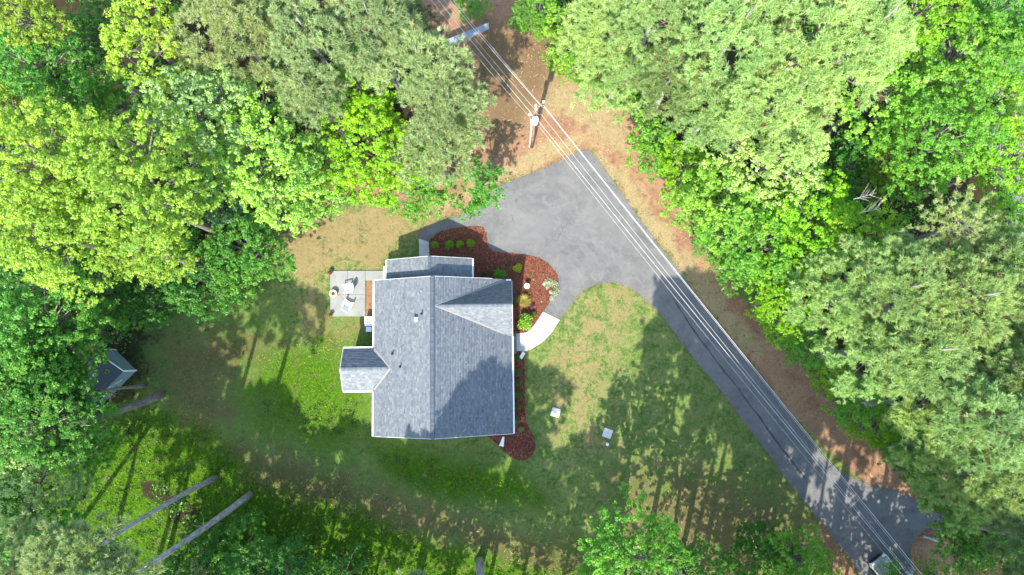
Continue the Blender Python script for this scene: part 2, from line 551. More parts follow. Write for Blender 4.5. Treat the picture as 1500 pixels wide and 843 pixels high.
for i, p in enumerate(fine_pts):
    t = (fine_pts[min(i + 1, len(fine_pts) - 1)] - fine_pts[max(i - 1, 0)]).normalized()
    nrm = Vector((-t.y, t.x, 0)); wd = random.uniform(.03, .10); off = random.uniform(-.04, .04)
    L_.append(p + nrm * (wd + off)); R_.append(p + nrm * (off - wd))
n_ = len(L_)
mb.add(L_ + R_, [(n_ + i, n_ + i + 1, i + 1, i) for i in range(n_ - 1)])
mb.build('tar_seam', M['tar'], drv)

walk_px = [(756, 489), (772, 487), (784, 474), (795, 457), (820, 469), (808, 488), (795, 501), (778, 512), (762, 517), (756, 517)]
mb = MB(); mb.prism(smooth_poly(PX(walk_px), .4, 0, 0), -.05, .06)
tag(mb.build('front_walk', M['concrete'], tri=True), kind='structure')
mb = MB(); mb.prism(PX([(613.5, 350), (631, 356), (631, 385), (614.5, 385)]), -.05, .055)
tag(mb.build('side_walk', mk_concrete('grey_concrete', (.45, .45, .42)), tri=True), kind='structure')

def patch(name, pxs, mat, z, it=1, jit=.03):
    o = MB()
    o.prism(smooth_poly(PX(pxs), .18, jit, it), -.05, z)
    o = o.build(name, mat, tri=True)
    return tag(o, kind='structure')
bedA_px = [(628, 352), (645, 340), (662, 335), (682, 333), (697, 332), (708, 334), (713, 345), (714, 362), (724, 370), (760, 372), (790, 378), (806, 389), (818, 405), (818, 421), (805, 443), (794, 459), (784, 475),
           (771, 488), (745, 490), (742, 420), (690, 412), (690, 385), (630, 385)]
patch('mulch_bed_front', bedA_px, M['mulch'], .07)
bedC_px = [(746, 516), (766, 514), (768.5, 530), (769, 560), (769, 600), (771, 620), (782, 640), (785, 655), (778, 670), (766, 676), (750, 671), (738, 660), (722, 645), (705, 634), (746, 630)]
patch('mulch_bed_side', bedC_px, M['mulch'], .07)
# ------------------------------------------------------------------ a public road behind the trees on the right
pa, pb = W(1478, 85), W(1512, 190)
pd = (Vector(pb) - Vector(pa)).normalized()
a0 = Vector(pa) - pd * 1.5; b0 = Vector(pb) + pd * 12; nn = Vector((-pd.y, pd.x))
mb = MB(); mb.prism([a0 + nn * 2.0, a0 - nn * 4.6, b0 - nn * 4.6, b0 + nn * 2.0][::-1], -.05, .03)
pr = tag(mb.build('public_road', M['asphalt'], tri=True), kind='structure')
pr_y = mat_simple('yellow_road_paint', (.60, .36, .03), .7, 0, .2, .15)
for q in (-.11, .11):
    mb = MB(); mb.prism([a0 + nn * (q + .055 - 1.2), a0 + nn * (q - .055 - 1.2), b0 + nn * (q - .055 - 1.2), b0 + nn * (q + .055 - 1.2)], .028, .034)
    mb.build('centre_line', pr_y, pr, tri=True)

# ------------------------------------------------------------------ scatter: grass tufts, straw, chips (uncountable stuff)
def poly_inside(px, py, poly):
    inside = np.zeros(px.shape, bool)
    P = np.array(poly, float); Q = np.roll(P, -1, 0)
    for (ax, ay), (bx, by) in zip(P, Q):
        cond = ((ay > py) != (by > py))
        xi = (bx - ax) * (py - ay) / (by - ay if by != ay else 1e-9) + ax
        inside ^= cond & (px < xi)
    return inside
patio_px = [(483, 396), (563, 396), (563, 410), (536, 412), (536, 465), (483, 465)]
house_px = [(545, 405), (567, 405), (567, 378), (693, 378), (693, 405), (752, 405), (752, 640), (545, 640), (545, 575), (503, 573), (503, 511), (545, 511)]
HARD = [drive_px, walk_px, bedA_px, bedC_px, patio_px, house_px, [(613, 349), (632, 349), (632, 385), (613, 385)]]
def on_open_ground(px, py):
    bad = np.zeros(px.shape, bool)
    for p in HARD: bad |= poly_inside(px, py, p)
    return ~bad
N = 60000
px_ = rng.uniform(60, 1420, N); py_ = rng.uniform(-10, 850, N)
ok = on_open_ground(px_, py_)
px_, py_ = px_[ok], py_[ok]
mf = zone_mask('floor', px_, py_); ms = zone_mask('straw', px_, py_); ml = zone_mask('lush', px_, py_); md = zone_mask('dry', px_, py_); mbr = zone_mask('brown', px_, py_)
keep = (mf < .5) & (ms < .55) & (rng.random(len(px_)) > .75 * mbr)
gpx, gpy, gl, gd = px_[keep], py_[keep], ml[keep], np.maximum(md, mbr * .8)[keep]
wx = (gpx - 750) / F; dyy = (421.5 - gpy) / F
wyy = dyy * _c + _s; wzz = dyy * _s - _c
gk = H / -wzz
bx_, by_ = wx * gk, wyy * gk
nb = 4
K = len(bx_)
vs = np.zeros((K, nb, 3, 3)); tn = np.zeros((K, nb))
for b in range(nb):
    a = rng.uniform(0, 2 * np.pi, K); ln = rng.uniform(.04, .10, K) * (1 + .8 * gl); hh_ = rng.uniform(.02, .06, K) * (1 + .9 * gl)
    wd = rng.uniform(.012, .022, K) * (1 + 1.3 * gl)
    ox = rng.normal(0, .05, K); oy = rng.normal(0, .05, K)
    ca, sa = np.cos(a), np.sin(a)
    vs[:, b, 0] = np.stack([bx_ + ox - sa * wd, by_ + oy + ca * wd, np.full(K, .001)], 1)
    vs[:, b, 1] = np.stack([bx_ + ox + sa * wd, by_ + oy - ca * wd, np.full(K, .001)], 1)
    vs[:, b, 2] = np.stack([bx_ + ox + ca * ln, by_ + oy + sa * ln, hh_], 1)
    tn[:, b] = np.where(rng.random(K) < np.clip(gd, .04, .9), rng.uniform(.75, 1, K), np.where(rng.random(K) < gl, rng.uniform(.28, .5, K), rng.uniform(0, .27, K)))
M['grass'] = mk_tinted('grass_blades', [(0, (.06, .105, .024)), (.27, (.155, .20, .06)), (.29, (.035, .095, .005)), (.5, (.11, .21, .012)), (.74, (.18, .20, .06)), (.76, (.20, .15, .07)), (1, (.30, .23, .13))], .8).m
gme = np_mesh('grass', vs.reshape(-1, 3), None, np.arange(K * nb * 3).reshape(-1, 3), [M['grass']], tn.ravel())
tag(link('grass', gme), kind='stuff')

N = 26000
px_ = rng.uniform(420, 1400, N); py_ = rng.uniform(-10, 850, N)
ok = on_open_ground(px_, py_)
px_, py_ = px_[ok], py_[ok]
keep = (zone_mask('straw', px_, py_) > .45) | ((zone_mask('brown', px_, py_) > .5) & (rng.random(len(px_)) < .35))
gpx, gpy = px_[keep], py_[keep]
dyy = (421.5 - gpy) / F
gk = H / -(dyy * _s - _c)
bx_, by_ = (gpx - 750) / F * gk, (dyy * _c + _s) * gk
K = len(bx_); a = rng.uniform(0, 2 * np.pi, K); ln = rng.uniform(.05, .16, K); wd = rng.uniform(.008, .02, K)
ca, sa = np.cos(a), np.sin(a)
vs = np.stack([np.stack([bx_ - ca * ln - sa * wd, by_ - sa * ln + ca * wd, np.full(K, .006)], 1), np.stack([bx_ - ca * ln + sa * wd, by_ - sa * ln - ca * wd, np.full(K, .008)], 1),
               np.stack([bx_ + ca * ln + sa * wd, by_ + sa * ln - ca * wd, rng.uniform(.012, .05, K)], 1), np.stack([bx_ + ca * ln - sa * wd, by_ + sa * ln + ca * wd, rng.uniform(.012, .05, K)], 1)], 1)
M['strawbit'] = mk_tinted('fallen_needles', [(0, (.10, .04, .02)), (.5, (.32, .15, .075)), (1, (.50, .34, .21))]).m
tag(link('pine_straw', np_mesh('pine_straw', vs.reshape(-1, 3), np.arange(K * 4).reshape(-1, 4), None, [M['strawbit']], rng.random(K))), kind='stuff')

M['deadleaf'] = mk_tinted('dead_leaf', [(0, (.07, .045, .025)), (.5, (.15, .09, .045)), (1, (.25, .18, .10))]).m
def edge_points(pxs, n, lo, hi):
    P = PX(pxs); seg = []
    for a, b in zip(P, P[1:] + P[:1]): seg.append((Vector(a), Vector(b), (Vector(b) - Vector(a)).length))
    wts = np.array([q[2] for q in seg]); pick = rng.choice(len(seg), n, p=wts / wts.sum())
    out = []
    for k in pick:
        a, b, L = seg[k]; t_ = (b - a).normalized(); q = a.lerp(b, rng.random()); nrm = Vector((-t_.y, t_.x)) * rng.uniform(lo, hi)
        out.append((q.x + nrm.x, q.y + nrm.y))
    return np.array(out)
def litter(name, pts, mat, z, lmin, lmax, asp=.55):
    K = len(pts); a = rng.uniform(0, 6.28, K); ln = rng.uniform(lmin, lmax, K); wd = ln * asp * rng.uniform(.5, 1.2, K); ca, sa = np.cos(a), np.sin(a)
    def c(s1, s2): return np.stack([pts[:, 0] + s1 * ca * ln - s2 * sa * wd, pts[:, 1] + s1 * sa * ln + s2 * ca * wd, z + rng.uniform(.004, .03, K)], 1)
    v = np.stack([c(-1, 0), c(0, -1), c(1, 0), c(0, 1)], 1)
    return tag(link(name, np_mesh(name, v.reshape(-1, 3), np.arange(K * 4).reshape(-1, 4), None, [mat], rng.random(K))), kind='stuff')
ep = edge_points(drive_px, 6500, -.45, .35)
litter('leaf_litter', ep, M['deadleaf'], .03, .02, .055)
pu, pv = rng.uniform(240, 1250, 1500), rng.uniform(290, 843, 1500)
kk = on_open_ground(pu, pv) & (zone_mask('floor', pu, pv) < .7)
litter('fallen_leaves', np.array([W(a, b) for a, b in zip(pu[kk], pv[kk])]), M['deadleaf'], .02, .03, .07)
def chips(name, pxs, n, z):
    P = np.array(pxs)
    px = rng.uniform(P[:, 0].min(), P[:, 0].max(), n); py = rng.uniform(P[:, 1].min(), P[:, 1].max(), n)
    k_ = poly_inside(px, py, pxs); px, py = px[k_], py[k_]
    dy = (421.5 - py) / F; gk = H / -(dy * _s - _c)
    x, y = (px - 750) / F * gk, (dy * _c + _s) * gk
    K = len(x); a = rng.uniform(0, 6.28, K); ln = rng.uniform(.025, .07, K); wd = rng.uniform(.012, .03, K); ca, sa = np.cos(a), np.sin(a)
    def c(s1, s2): return np.stack([x + s1 * ca * ln - s2 * sa * wd, y + s1 * sa * ln + s2 * ca * wd, z + rng.uniform(.004, .045, K)], 1)
    v = np.stack([c(-1, -1), c(1, -1), c(1, 1), c(-1, 1)], 1)
    return tag(link(name, np_mesh(name, v.reshape(-1, 3), np.arange(K * 4).reshape(-1, 4), None, [M['chip']], rng.random(K))), kind='stuff')
chips('bark_chips', bedA_px, 16000, .07)
chips('bark_chips', bedC_px, 9000, .07)

# ------------------------------------------------------------------ house
HO = Vector((-5.90, .11, 0)); HR = R(.8)
house = thing('house', HO, 'single storey house with blue grey shingle gable roof and white gutters', 'house', rz=HR)
PITCH = .47
RX, RZ = -.62, 5.75                          # main ridge (local x, height)
XW, XE, YN, YS = -5.92, 5.92, 6.66, -6.60
ZW = RZ - PITCH * (RX - XW); ZE = RZ - PITCH * (XE - RX)
roof = MB()
def slab(mbx, a, b, c_, d_, th=.14):
    a, b, c_, d_ = map(Vector, (a, b, c_, d_))
    n = (b - a).cross(d_ - a).normalized()
    if n.z < 0: n = -n
    lo = [p - n * th for p in (a, b, c_, d_)]
    mbx.add([a, b, c_, d_] + lo, [(0, 1, 2, 3), (7, 6, 5, 4), (0, 4, 5, 1), (1, 5, 6, 2), (2, 6, 7, 3), (3, 7, 4, 0)])
tabs_v, tabs_f, tabs_t = [], [], []
def shingles(eL, eR, rL, rR, exp=.145):
    """courses of separate tabs laid on the slope eave-left, eave-right, ridge-left, ridge-right"""
    eL, eR, rL, rR = map(Vector, (eL, eR, rL, rR))
    n = (eR - eL).cross(rL - eL).normalized()
    if n.z < 0: n = -n
    Ls = (rL - eL).length; Le = (eR - eL).length
    nc = max(1, int(round(Ls / exp)))
    for i in range(nc):
        t0, t1 = i / nc, min(1, (i + 1.12) / nc)
        x = -random.uniform(0, .25)
        row = random.uniform(-.06, .06)
        while x < Le:
            wdt = random.choice((.14, .2, .26, .33)) * random.uniform(.9, 1.1)
            x0, x1 = max(0, x), min(Le, x + wdt - .004)
            x += wdt
            if x1 - x0 < .02: continue
            A = eL.lerp(rL, t0).lerp(eR.lerp(rR, t0), x0 / Le); B = eL.lerp(rL, t0).lerp(eR.lerp(rR, t0), x1 / Le)
            C = eL.lerp(rL, t1).lerp(eR.lerp(rR, t1), x1 / Le); D = eL.lerp(rL, t1).lerp(eR.lerp(rR, t1), x0 / Le)
            up = random.choice((.014, .016, .024))
            o = len(tabs_v)
            tabs_v.extend([A + n * up, B + n * up, C + n * .005, D + n * .005, A + n * .001, B + n * .001])
            tabs_f.extend([(o, o + 1, o + 2, o + 3), (o + 4, o + 5, o + 1, o)])
            tv = min(1, max(0, random.gauss(.5, .14) + row * .6))
            tabs_t.extend([tv, tv])
def slope(eL, eR, rL, rR):
    slab(roof, eL, eR, rR, rL)
    shingles(eL, eR, rL, rR)
slope((XW, YN, ZW), (XW, YS, ZW), (RX, YN, RZ), (RX, YS, RZ))
slope((XE, YS, ZE), (XE, YN, ZE), (RX, YS, RZ), (RX, YN, RZ))
# garage wing (north)
GX0, GX1, GR, GZ, GY = -4.92, 2.54, -.98, 4.72, 8.50
gz0 = GZ - PITCH * (GR - GX0); gz1 = GZ - PITCH * (GX1 - GR)
slope((GX0, GY, gz0), (GX0, 6.25, gz0), (GR, GY, GZ), (GR, 6.25, GZ))
slope((GX1, 6.25, gz1), (GX1, GY, gz1), (GR, 6.25, GZ), (GR, GY, GZ))
# west bay
BY0, BY1, BR, BX = -2.78, .84, -.92, -8.57
BZ = 3.98; bz = BZ - PITCH * 1.81
slope((-3.6, BY1, bz), (BX, BY1, bz), (-3.6, BR, BZ), (BX - .06, BR, BZ))
slope((BX, BY0, bz), (-3.6, BY0, bz), (BX - .06, BR, BZ), (-3.6, BR, BZ))
# steep front cross gable (east)
FN, FS, FR, FZ = 6.52, 1.74, 4.22, 5.64
fz = 2.9
slope((XE + .05, FN, fz), (-.55, FN, fz), (XE + .05, FR, FZ), (-.55, FR, FZ))
slope((-.55, FS, fz - .12), (XE + .05, FS, fz - .12), (-.55, FR, FZ), (XE + .05, FR, FZ))
roofo = roof.build('roof', M['darkroof'], house)
tm = np_mesh('shingles', np.array([tuple(p) for p in tabs_v]), np.array(tabs_f), None, [M['shingle']], np.array(tabs_t))
tag(link('shingles', tm, roofo), kind='stuff')
def strip(pts, wd, mat, name='valley_strip', up=.04):
    mbx = MB(); pts = [Vector(p) for p in pts]
    L, Q = [], []
    for i, p in enumerate(pts):
        t = (pts[min(i + 1, len(pts) - 1)] - pts[max(i - 1, 0)]); t.z = 0; t.normalize()
        s_ = Vector((-t.y, t.x, 0)) * wd
        L.append(p + s_ + Vector((0, 0, up))); Q.append(p - s_ + Vector((0, 0, up)))
    n = len(L)
    mbx.add(L + Q, [(n + i, n + i + 1, i + 1, i) for i in range(n - 1)])
    return mbx.build(name, mat, roofo)
# ridge caps
def ridge_caps(a, b, name='ridge_cap', wdt=.15, pitch=PITCH):
    a, b = Vector(a), Vector(b)
    L = (b - a).length; n = int(L / .16); t = (b - a) / n
    side = Vector((-t.y, t.x, 0)).normalized()
    vv, ff, tt = [], [], []
    for i in range(n):
        p = a + t * i; q = a + t * (i + 1.15)
        o = len(vv); up = .06
        vv += [p + Vector((0, 0, up)), q + Vector((0, 0, up - .014)), q + side * wdt + Vector((0, 0, up - .016 - pitch * wdt)), p + side * wdt + Vector((0, 0, up - pitch * wdt)),
               q - side * wdt + Vector((0, 0, up - .016 - pitch * wdt)), p - side * wdt + Vector((0, 0, up - pitch * wdt)), p + Vector((0, 0, up - .03)), p + side * wdt + Vector((0, 0, up - .03 - pitch * wdt)), p - side * wdt + Vector((0, 0, up - .03 - pitch * wdt))]
        ff += [(o, o + 1, o + 2, o + 3), (o, o + 5, o + 4, o + 1), (o, o + 3, o + 7, o + 6), (o, o + 6, o + 8, o + 5)]
        tt += [random.uniform(.1, .45)] * 4
    tag(link(name, np_mesh(name, np.array([tuple(p) for p in vv]), np.array(ff), None, [M['shingle']], np.array(tt)), roofo), kind='stuff')
ridge_caps((RX, YN, RZ), (RX, YS, RZ))
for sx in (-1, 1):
    strip([(RX + sx * .165, YN - .02, RZ - PITCH * .165), (RX + sx * .165, YS + .02, RZ - PITCH * .165)], .03, M['darkroof'], 'ridge_shadow_line', .03)  # dark strip painted in as the shadow line along each cap edge
ridge_caps((GR, GY, GZ), (GR, 6.3, GZ))
ridge_caps((BX - .05, BR, BZ), (-4.6, BR, BZ))
ridge_caps((XE + .04, FR, FZ), (-.4, FR, FZ), pitch=1.17)
# valley strips (tan, worn) along the lines where planes meet
def zmainE(x): return RZ - PITCH * (x - RX)
def zmainW(x): return RZ - PITCH * (RX - x)
def fg_y(x, side):                     # y where the front gable meets the main east slope
    z = zmainE(x)
    k = (FZ - (fz if side > 0 else fz - .12)) / ((FN - FR) if side > 0 else (FR - FS))
    return FR + side * (FZ - z) / k
for sd in (1, -1):
    ptsv = []
    for i in range(13):
        x = -.35 + i * (XE - .1 + .35) / 12
        y = fg_y(x, sd)
        if FS - .02 < y < FN + .02: ptsv.append((x, y, zmainE(x)))
    strip(ptsv, .075, M['valley'], up=.05)
for sd in (1, -1):
    x1 = RX - (RZ - BZ) / PITCH
    yb = BY1 if sd > 0 else BY0
    strip([(x1, BR, BZ), (XW + .05, yb - sd * .05, ZW)], .07, M['valley'], up=.05)
# gutters and rake boards
g = MB()
def gut(a, b, sx, sy):
    a, b = Vector(a), Vector(b)
    c_ = (a + b) / 2; L = (b - a).length
    g.box(c_ + Vector((sx * .065, sy * .065, -.06)), (.12 if sx else L, L if sx else .12, .12))
gut((XW, BY1 + .1, ZW), (XW, YN, ZW), -1, 0); gut((XW, YS, ZW), (XW, BY0 - .1, ZW), -1, 0)
gut((XE, YS, ZE), (XE, FS - .05, ZE), 1, 0)
gut((GX0, 6.7, gz0), (GX0, GY, gz0), -1, 0); gut((GX1, 6.8, gz1), (GX1, GY, gz1), 1, 0)
gut((BX, BY1, bz), (XW - .12, BY1, bz), 0, 1); gut((BX, BY0, bz), (XW - .12, BY0, bz), 0, -1)
gut((4.4, FN, fz), (XE, FN, fz), 0, 1)
GUT = g.v, g.f
for k in range(len(g.f) // 6):
    one = MB(); one.add(g.v[k * 8:k * 8 + 8], [tuple(i - k * 8 for i in q) for q in g.f[k * 6:k * 6 + 6]])
    one.build('gutter', M['white'], house)
def rake(a, b, off):
    m_ = MB(); a, b = Vector(a) + Vector(off), Vector(b) + Vector(off)
    th = Vector(off).normalized() * .03; dn = Vector((0, 0, -.2))
    m_.add([a, b, b + dn, a + dn, a + th, b + th, b + th + dn, a + th + dn], [(0, 1, 2, 3), (7, 6, 5, 4), (0, 4, 5, 1), (1, 5, 6, 2), (2, 6, 7, 3), (3, 7, 4, 0)])
    m_.build('rake_board', M['white'], house)
o_ = .005
for (a, b, of) in [((XW, YN, ZW), (RX, YN, RZ), (0, o_, 0)), ((RX, YN, RZ), (4.3, YN, zmainE(4.3)), (0, o_, 0)), ((XW, YS, ZW), (RX, YS, RZ), (0, -o_, 0)), ((RX, YS, RZ), (XE, YS, ZE), (0, -o_, 0)),
                   ((GX0, GY, gz0), (GR, GY, GZ), (0, o_, 0)), ((GR, GY, GZ), (GX1, GY, gz1), (0, o_, 0)), ((BX, BY0, bz), (BX - .06, BR, BZ), (-o_, 0, 0)), ((BX - .06, BR, BZ), (BX, BY1, bz), (-o_, 0, 0)),
                   ((XE + .05, FN, fz), (XE + .05, FR, FZ), (o_, 0, 0)), ((XE + .05, FR, FZ), (XE + .05, FS, fz - .12), (o_, 0, 0))]:
    rake(a, b, of)
# walls (set in from the eaves) as one shell per wing
def wall(poly, name='wall'):
    m_ = MB(); m_.add(poly, [tuple(range(len(poly)))]); return m_
def gable_wall(p0, p1, pr_, zb0, zb1, name='wall'):
    """solid wall with gable top between two plan points; pr_ = ridge plan point + height"""
    m_ = MB(); a, b = Vector((*p0, 0)), Vector((*p1, 0))
    t = (b - a).normalized(); n = Vector((t.y, -t.x, 0)) * .15
    top = [Vector((*p0, zb0)), Vector(pr_), Vector((*p1, zb1))]
    o = [a, b, top[2], top[1], top[0]]
    i_ = [p - n for p in o]
    m_.add(o + i_, [(0, 1, 2, 3, 4), (9, 8, 7, 6, 5)] + [(k, k + 5, (k + 1) % 5 + 5, (k + 1) % 5) for k in range(5)])
    return m_.build(name, M['siding'], house)
def flat_wall(p0, p1, z, name='wall'):
    m_ = MB(); a, b = Vector((*p0, 0)), Vector((*p1, 0)); L = (b - a).length
    m_.box((a + b) / 2 + Vector((0, 0, z / 2)), (L, .15, z), math.atan2((b - a).y, (b - a).x))
    return m_.build(name, M['siding'], house)
ov = .42
flat_wall((XW + ov, YS + .45), (XW + ov, YN - .45), ZW + .02)
flat_wall((XE - ov, YS + .45), (XE - ov, YN - .45), ZE + .02)
gable_wall((XW + ov, YN - .3), (XE - ov, YN - .3), (RX, YN - .3, RZ - .2), ZW, ZE)
gable_wall((XE - ov, YS + .3), (XW + ov, YS + .3), (RX, YS + .3, RZ - .2), ZE, ZW)
gable_wall((GX0 + .35, GY - .3), (GX1 - .35, GY - .3), (GR, GY - .3, GZ - .2), gz0, gz1)
flat_wall((GX0 + .35, YN - .2), (GX0 + .35, GY - .45), gz0 + .02); flat_wall((GX1 - .35, YN - .2), (GX1 - .35, GY - .45), gz1 + .02)
gable_wall((BX + .3, BY0 + .35), (BX + .3, BY1 - .35), (BX + .3, BR, BZ - .2), bz, bz)
flat_wall((BX + .45, BY0 + .35), (XW + ov - .1, BY0 + .35), bz + .02); flat_wall((BX + .45, BY1 - .35), (XW + ov - .1, BY1 - .35), bz + .02)
gable_wall((XE - .3, FS + .35), (XE - .3, FN - .3), (XE - .3, FR, FZ - .2), fz, fz)
def window(c_, wd, ht, axis, sgn):
    f = MB(); p = MB()
    n = Vector((sgn, 0, 0)) if axis == 'x' else Vector((0, sgn, 0)); t = Vector((0, 1, 0)) if axis == 'x' else Vector((1, 0, 0))
    c_ = Vector(c_)
    def bx(mm, cc, w_, h_, th):
        mm.box(cc, (th if axis == 'x' else w_, w_ if axis == 'x' else th, h_))
    for s1 in (-1, 1):
        bx(f, c_ + t * s1 * (wd / 2 + .05) + n * .04, .1, ht + .2, .09)
        bx(f, c_ + Vector((0, 0, s1 * (ht / 2 + .05))) + n * .04, wd - .002, .1, .086)
    bx(f, c_ + n * .04, wd - .004, .05, .07)
    fo = f.build('window', M['white'], house)
    bx(p, c_ + n * .012, wd, ht, .02)
    p.build('pane', M['glass'], fo)
for y in (-4.6, -2.2, .2): window((XE - ov + .075, y, 1.5), 1.1, 1.4, 'x', 1)
window((XE - .15, FR, 1.5), 1.8, 1.4, 'x', 1)
for x in (-3.4, 2.6): window((x, YS + .3, 1.5), 1.1, 1.4, 'y', -1)
for y in (-5.2, 3.6): window((XW + ov - .075, y, 1.6), 1.0, 1.3, 'x', -1)
m_ = MB(); m_.box((XE - ov + .1, 1.05, 1.08), (.06, .95, 2.05)); do = m_.build('door', mat_simple('dark_red_door', (.16, .03, .025)), house)
m_ = MB(); m_.lathe([(.03, -.03), (.035, 0), (.03, .03)], 8, (XE - ov + .16, 1.42, 1.0)); m_.build('handle', M['chrome'], do)
# porch stoop and roof vents
m_ = MB(); m_.box((5.92, 1.0, .09), (.85, 1.62, .18)); m_.build('stoop', mat_simple('shade_toned_stoop', (.16, .185, .21), .8), house)  # the blue grey puts the shade on the step into its colour
def on_roof_local(u, v, east=False):
    z = 4.4
    for _ in range(6):
        p = Vector((*W(u, v, z), 0)) - HO
        p.rotate(Matrix.Rotation(-HR, 3, 'Z'))
        z = zmainE(p.x) if east else zmainW(p.x)
    return Vector((p.x, p.y, z))
for u, v in ((618, 460), (575, 518.5), (586.5, 537.5)):
    p = on_roof_local(u, v)
    m_ = MB(); m_.lathe([(.14, .0), (.10, .1), (.055, .13), (.055, .42), (.04, .42), (.04, .36)], 10, (p.x, p.y, p.z - .04))
    m_.build('vent_pipe', M['black'], house)
p = on_roof_local(610, 468)
m_ = MB(); m_.box((p.x, p.y, p.z + .09), (.34, .42, .2), 0, .82); vb = m_.build('roof_vent', M['metal'], house)
m_ = MB(); m_.box((p.x, p.y + .3, p.z + .05), (.3, .16, .12)); m_.build('vent_mouth', M['black'], vb)
# downspouts at the corners
for (x, y, z) in ((XE - .3, YS + .18, ZE), (XE - .26, FS - .18, ZE), (XW + .3, YS + .3, ZW), (XW + .28, YN - .2, ZW)):
    s1 = 1 if x > 0 else -1
    m_ = MB(); m_.tube([(x + s1 * .3, y, z - .1), (x, y, z - .45), (x, y, .2), (x + s1 * .12, y, .1)], .045, 6)
    m_.build('downspout', M['white'], house)

# ------------------------------------------------------------------ patio with slabs, chairs, pots
pat = thing('patio', V(509, 430), 'pale concrete patio of jointed slabs west of the house', 'patio')
o0 = pat.location
def pslab(a, z=.10, name='slab'):
    m_ = MB(); pl = [Vector((*W(u, v), 0)) - o0 for u, v in a]
    cx = sum((p.x for p in pl)) / len(pl); cy = sum((p.y for p in pl)) / len(pl)
    pl = [(p.x + (.012 if p.x < cx else -.012), p.y + (.012 if p.y < cy else -.012)) for p in pl]
    m_.prism(pl, -.05, z)
    return m_.build(name, M['slab'], pat, tri=True)
pslab([(484, 397), (509.3, 397), (509.3, 432), (484, 432)], .100)
pslab([(509.3, 397), (535.5, 397), (535.5, 432), (509.3, 432)], .103)
pslab([(484, 432), (535.5, 432), (535.5, 464), (484, 464)], .101)
pslab([(535.5, 397), (562, 397), (562, 411.5), (535.5, 411.5)], .104)
m_ = MB(); m_.box(V(564.3, 399.5, .14), (.36, 1.15, .30)); tag(m_.build('doorstep', M['concrete']), 'small raised concrete step joining the patio to the garage wall', 'step')

def garden_chair(name, u, v, rz, label):
    t = thing(name, V(u, v, .103), label, 'chair', 'white chairs on the patio', rz)
    # the chair faces -Y in its own frame
    m_ = MB()
    for k in range(5):
        m_.box((0, -.26 + k * .125, .36 - k * .025), (.56, .105, .025))
    m_.build('seat', M['plastic'], t)
    m_ = MB()
    for k in range(5):
        x = (k - 2) * .125
        hgt = .66 - .05 * abs(k - 2)
        Mx = Matrix.Translation((x, .30 + .2 * hgt / .66, .28 + hgt / 2)) @ Matrix.Rotation(-R(24), 4, 'X')
        m_.box((0, 0, 0), (.115, .025, hgt), M=Mx)
    m_.build('backrest', M['plastic'], t)
    for sx in (-1, 1):
        m_ = MB(); m_.box((sx * .36, -.02, .56), (.13, .78, .03)); m_.build('armrest', M['plastic'], t)
        m_ = MB(); m_.box((sx * .33, -.33, .28), (.05, .09, .56)); m_.build('leg', M['plastic'], t)
        m_ = MB(); m_.box((sx * .33, .30, .27), (.05, .09, .54)); m_.build('leg', M['plastic'], t)
garden_chair('garden_chair', 511, 423.5, R(-76), 'white slatted garden chair nearer the top edge of the patio')
garden_chair('garden_chair', 511, 447.5, R(155), 'white slatted garden chair in the lower half of the patio')

def leaf_cloud(centers, radii, n_per, size, seed=0, up=.6, flat=1.0):
    """leaf quads in ellipsoidal clumps; returns verts, quads, tint"""
    r_ = np.random.default_rng(seed)
    centers = np.asarray(centers, float); C = len(centers)
    radii = np.asarray(radii, float)
    if radii.ndim == 1: radii = np.stack([radii, radii, radii * flat], 1)
    n_per = np.broadcast_to(np.asarray(n_per), (C,)).astype(int)
    idx = np.repeat(np.arange(C), n_per); n = len(idx)
    dr = r_.normal(size=(n, 3)); dr /= np.linalg.norm(dr, axis=1)[:, None]
    dr[:, 2] = np.where((dr[:, 2] < 0) & (r_.random(n) < .55), -dr[:, 2], dr[:, 2])
    rad = r_.random(n) ** .45
    pos = centers[idx] + dr * rad[:, None] * radii[idx]
    nrm = dr * .55 + np.array([0, 0, up]) + r_.normal(size=(n, 3)) * .42
    nrm /= np.linalg.norm(nrm, axis=1)[:, None]
    tg = np.cross(nrm, r_.normal(size=(n, 3))); tg /= np.linalg.norm(tg, axis=1)[:, None]
    bt = np.cross(nrm, tg)
    s = size * r_.uniform(.65, 1.3, n)
    hl = (s * .5)[:, None]; hw = (s * .33)[:, None]
    droop = nrm * (s * .10)[:, None]
    v = np.stack([pos - tg * hl - droop, pos - bt * hw, pos + tg * hl - droop, pos + bt * hw], 1).reshape(-1, 3)
    f = np.arange(n * 4).reshape(-1, 4)
    ct = r_.normal(0, .16, C)
    tint = np.clip(.5 + ct[idx] + r_.normal(0, .17, n), 0, .999)
    return v, f, tint

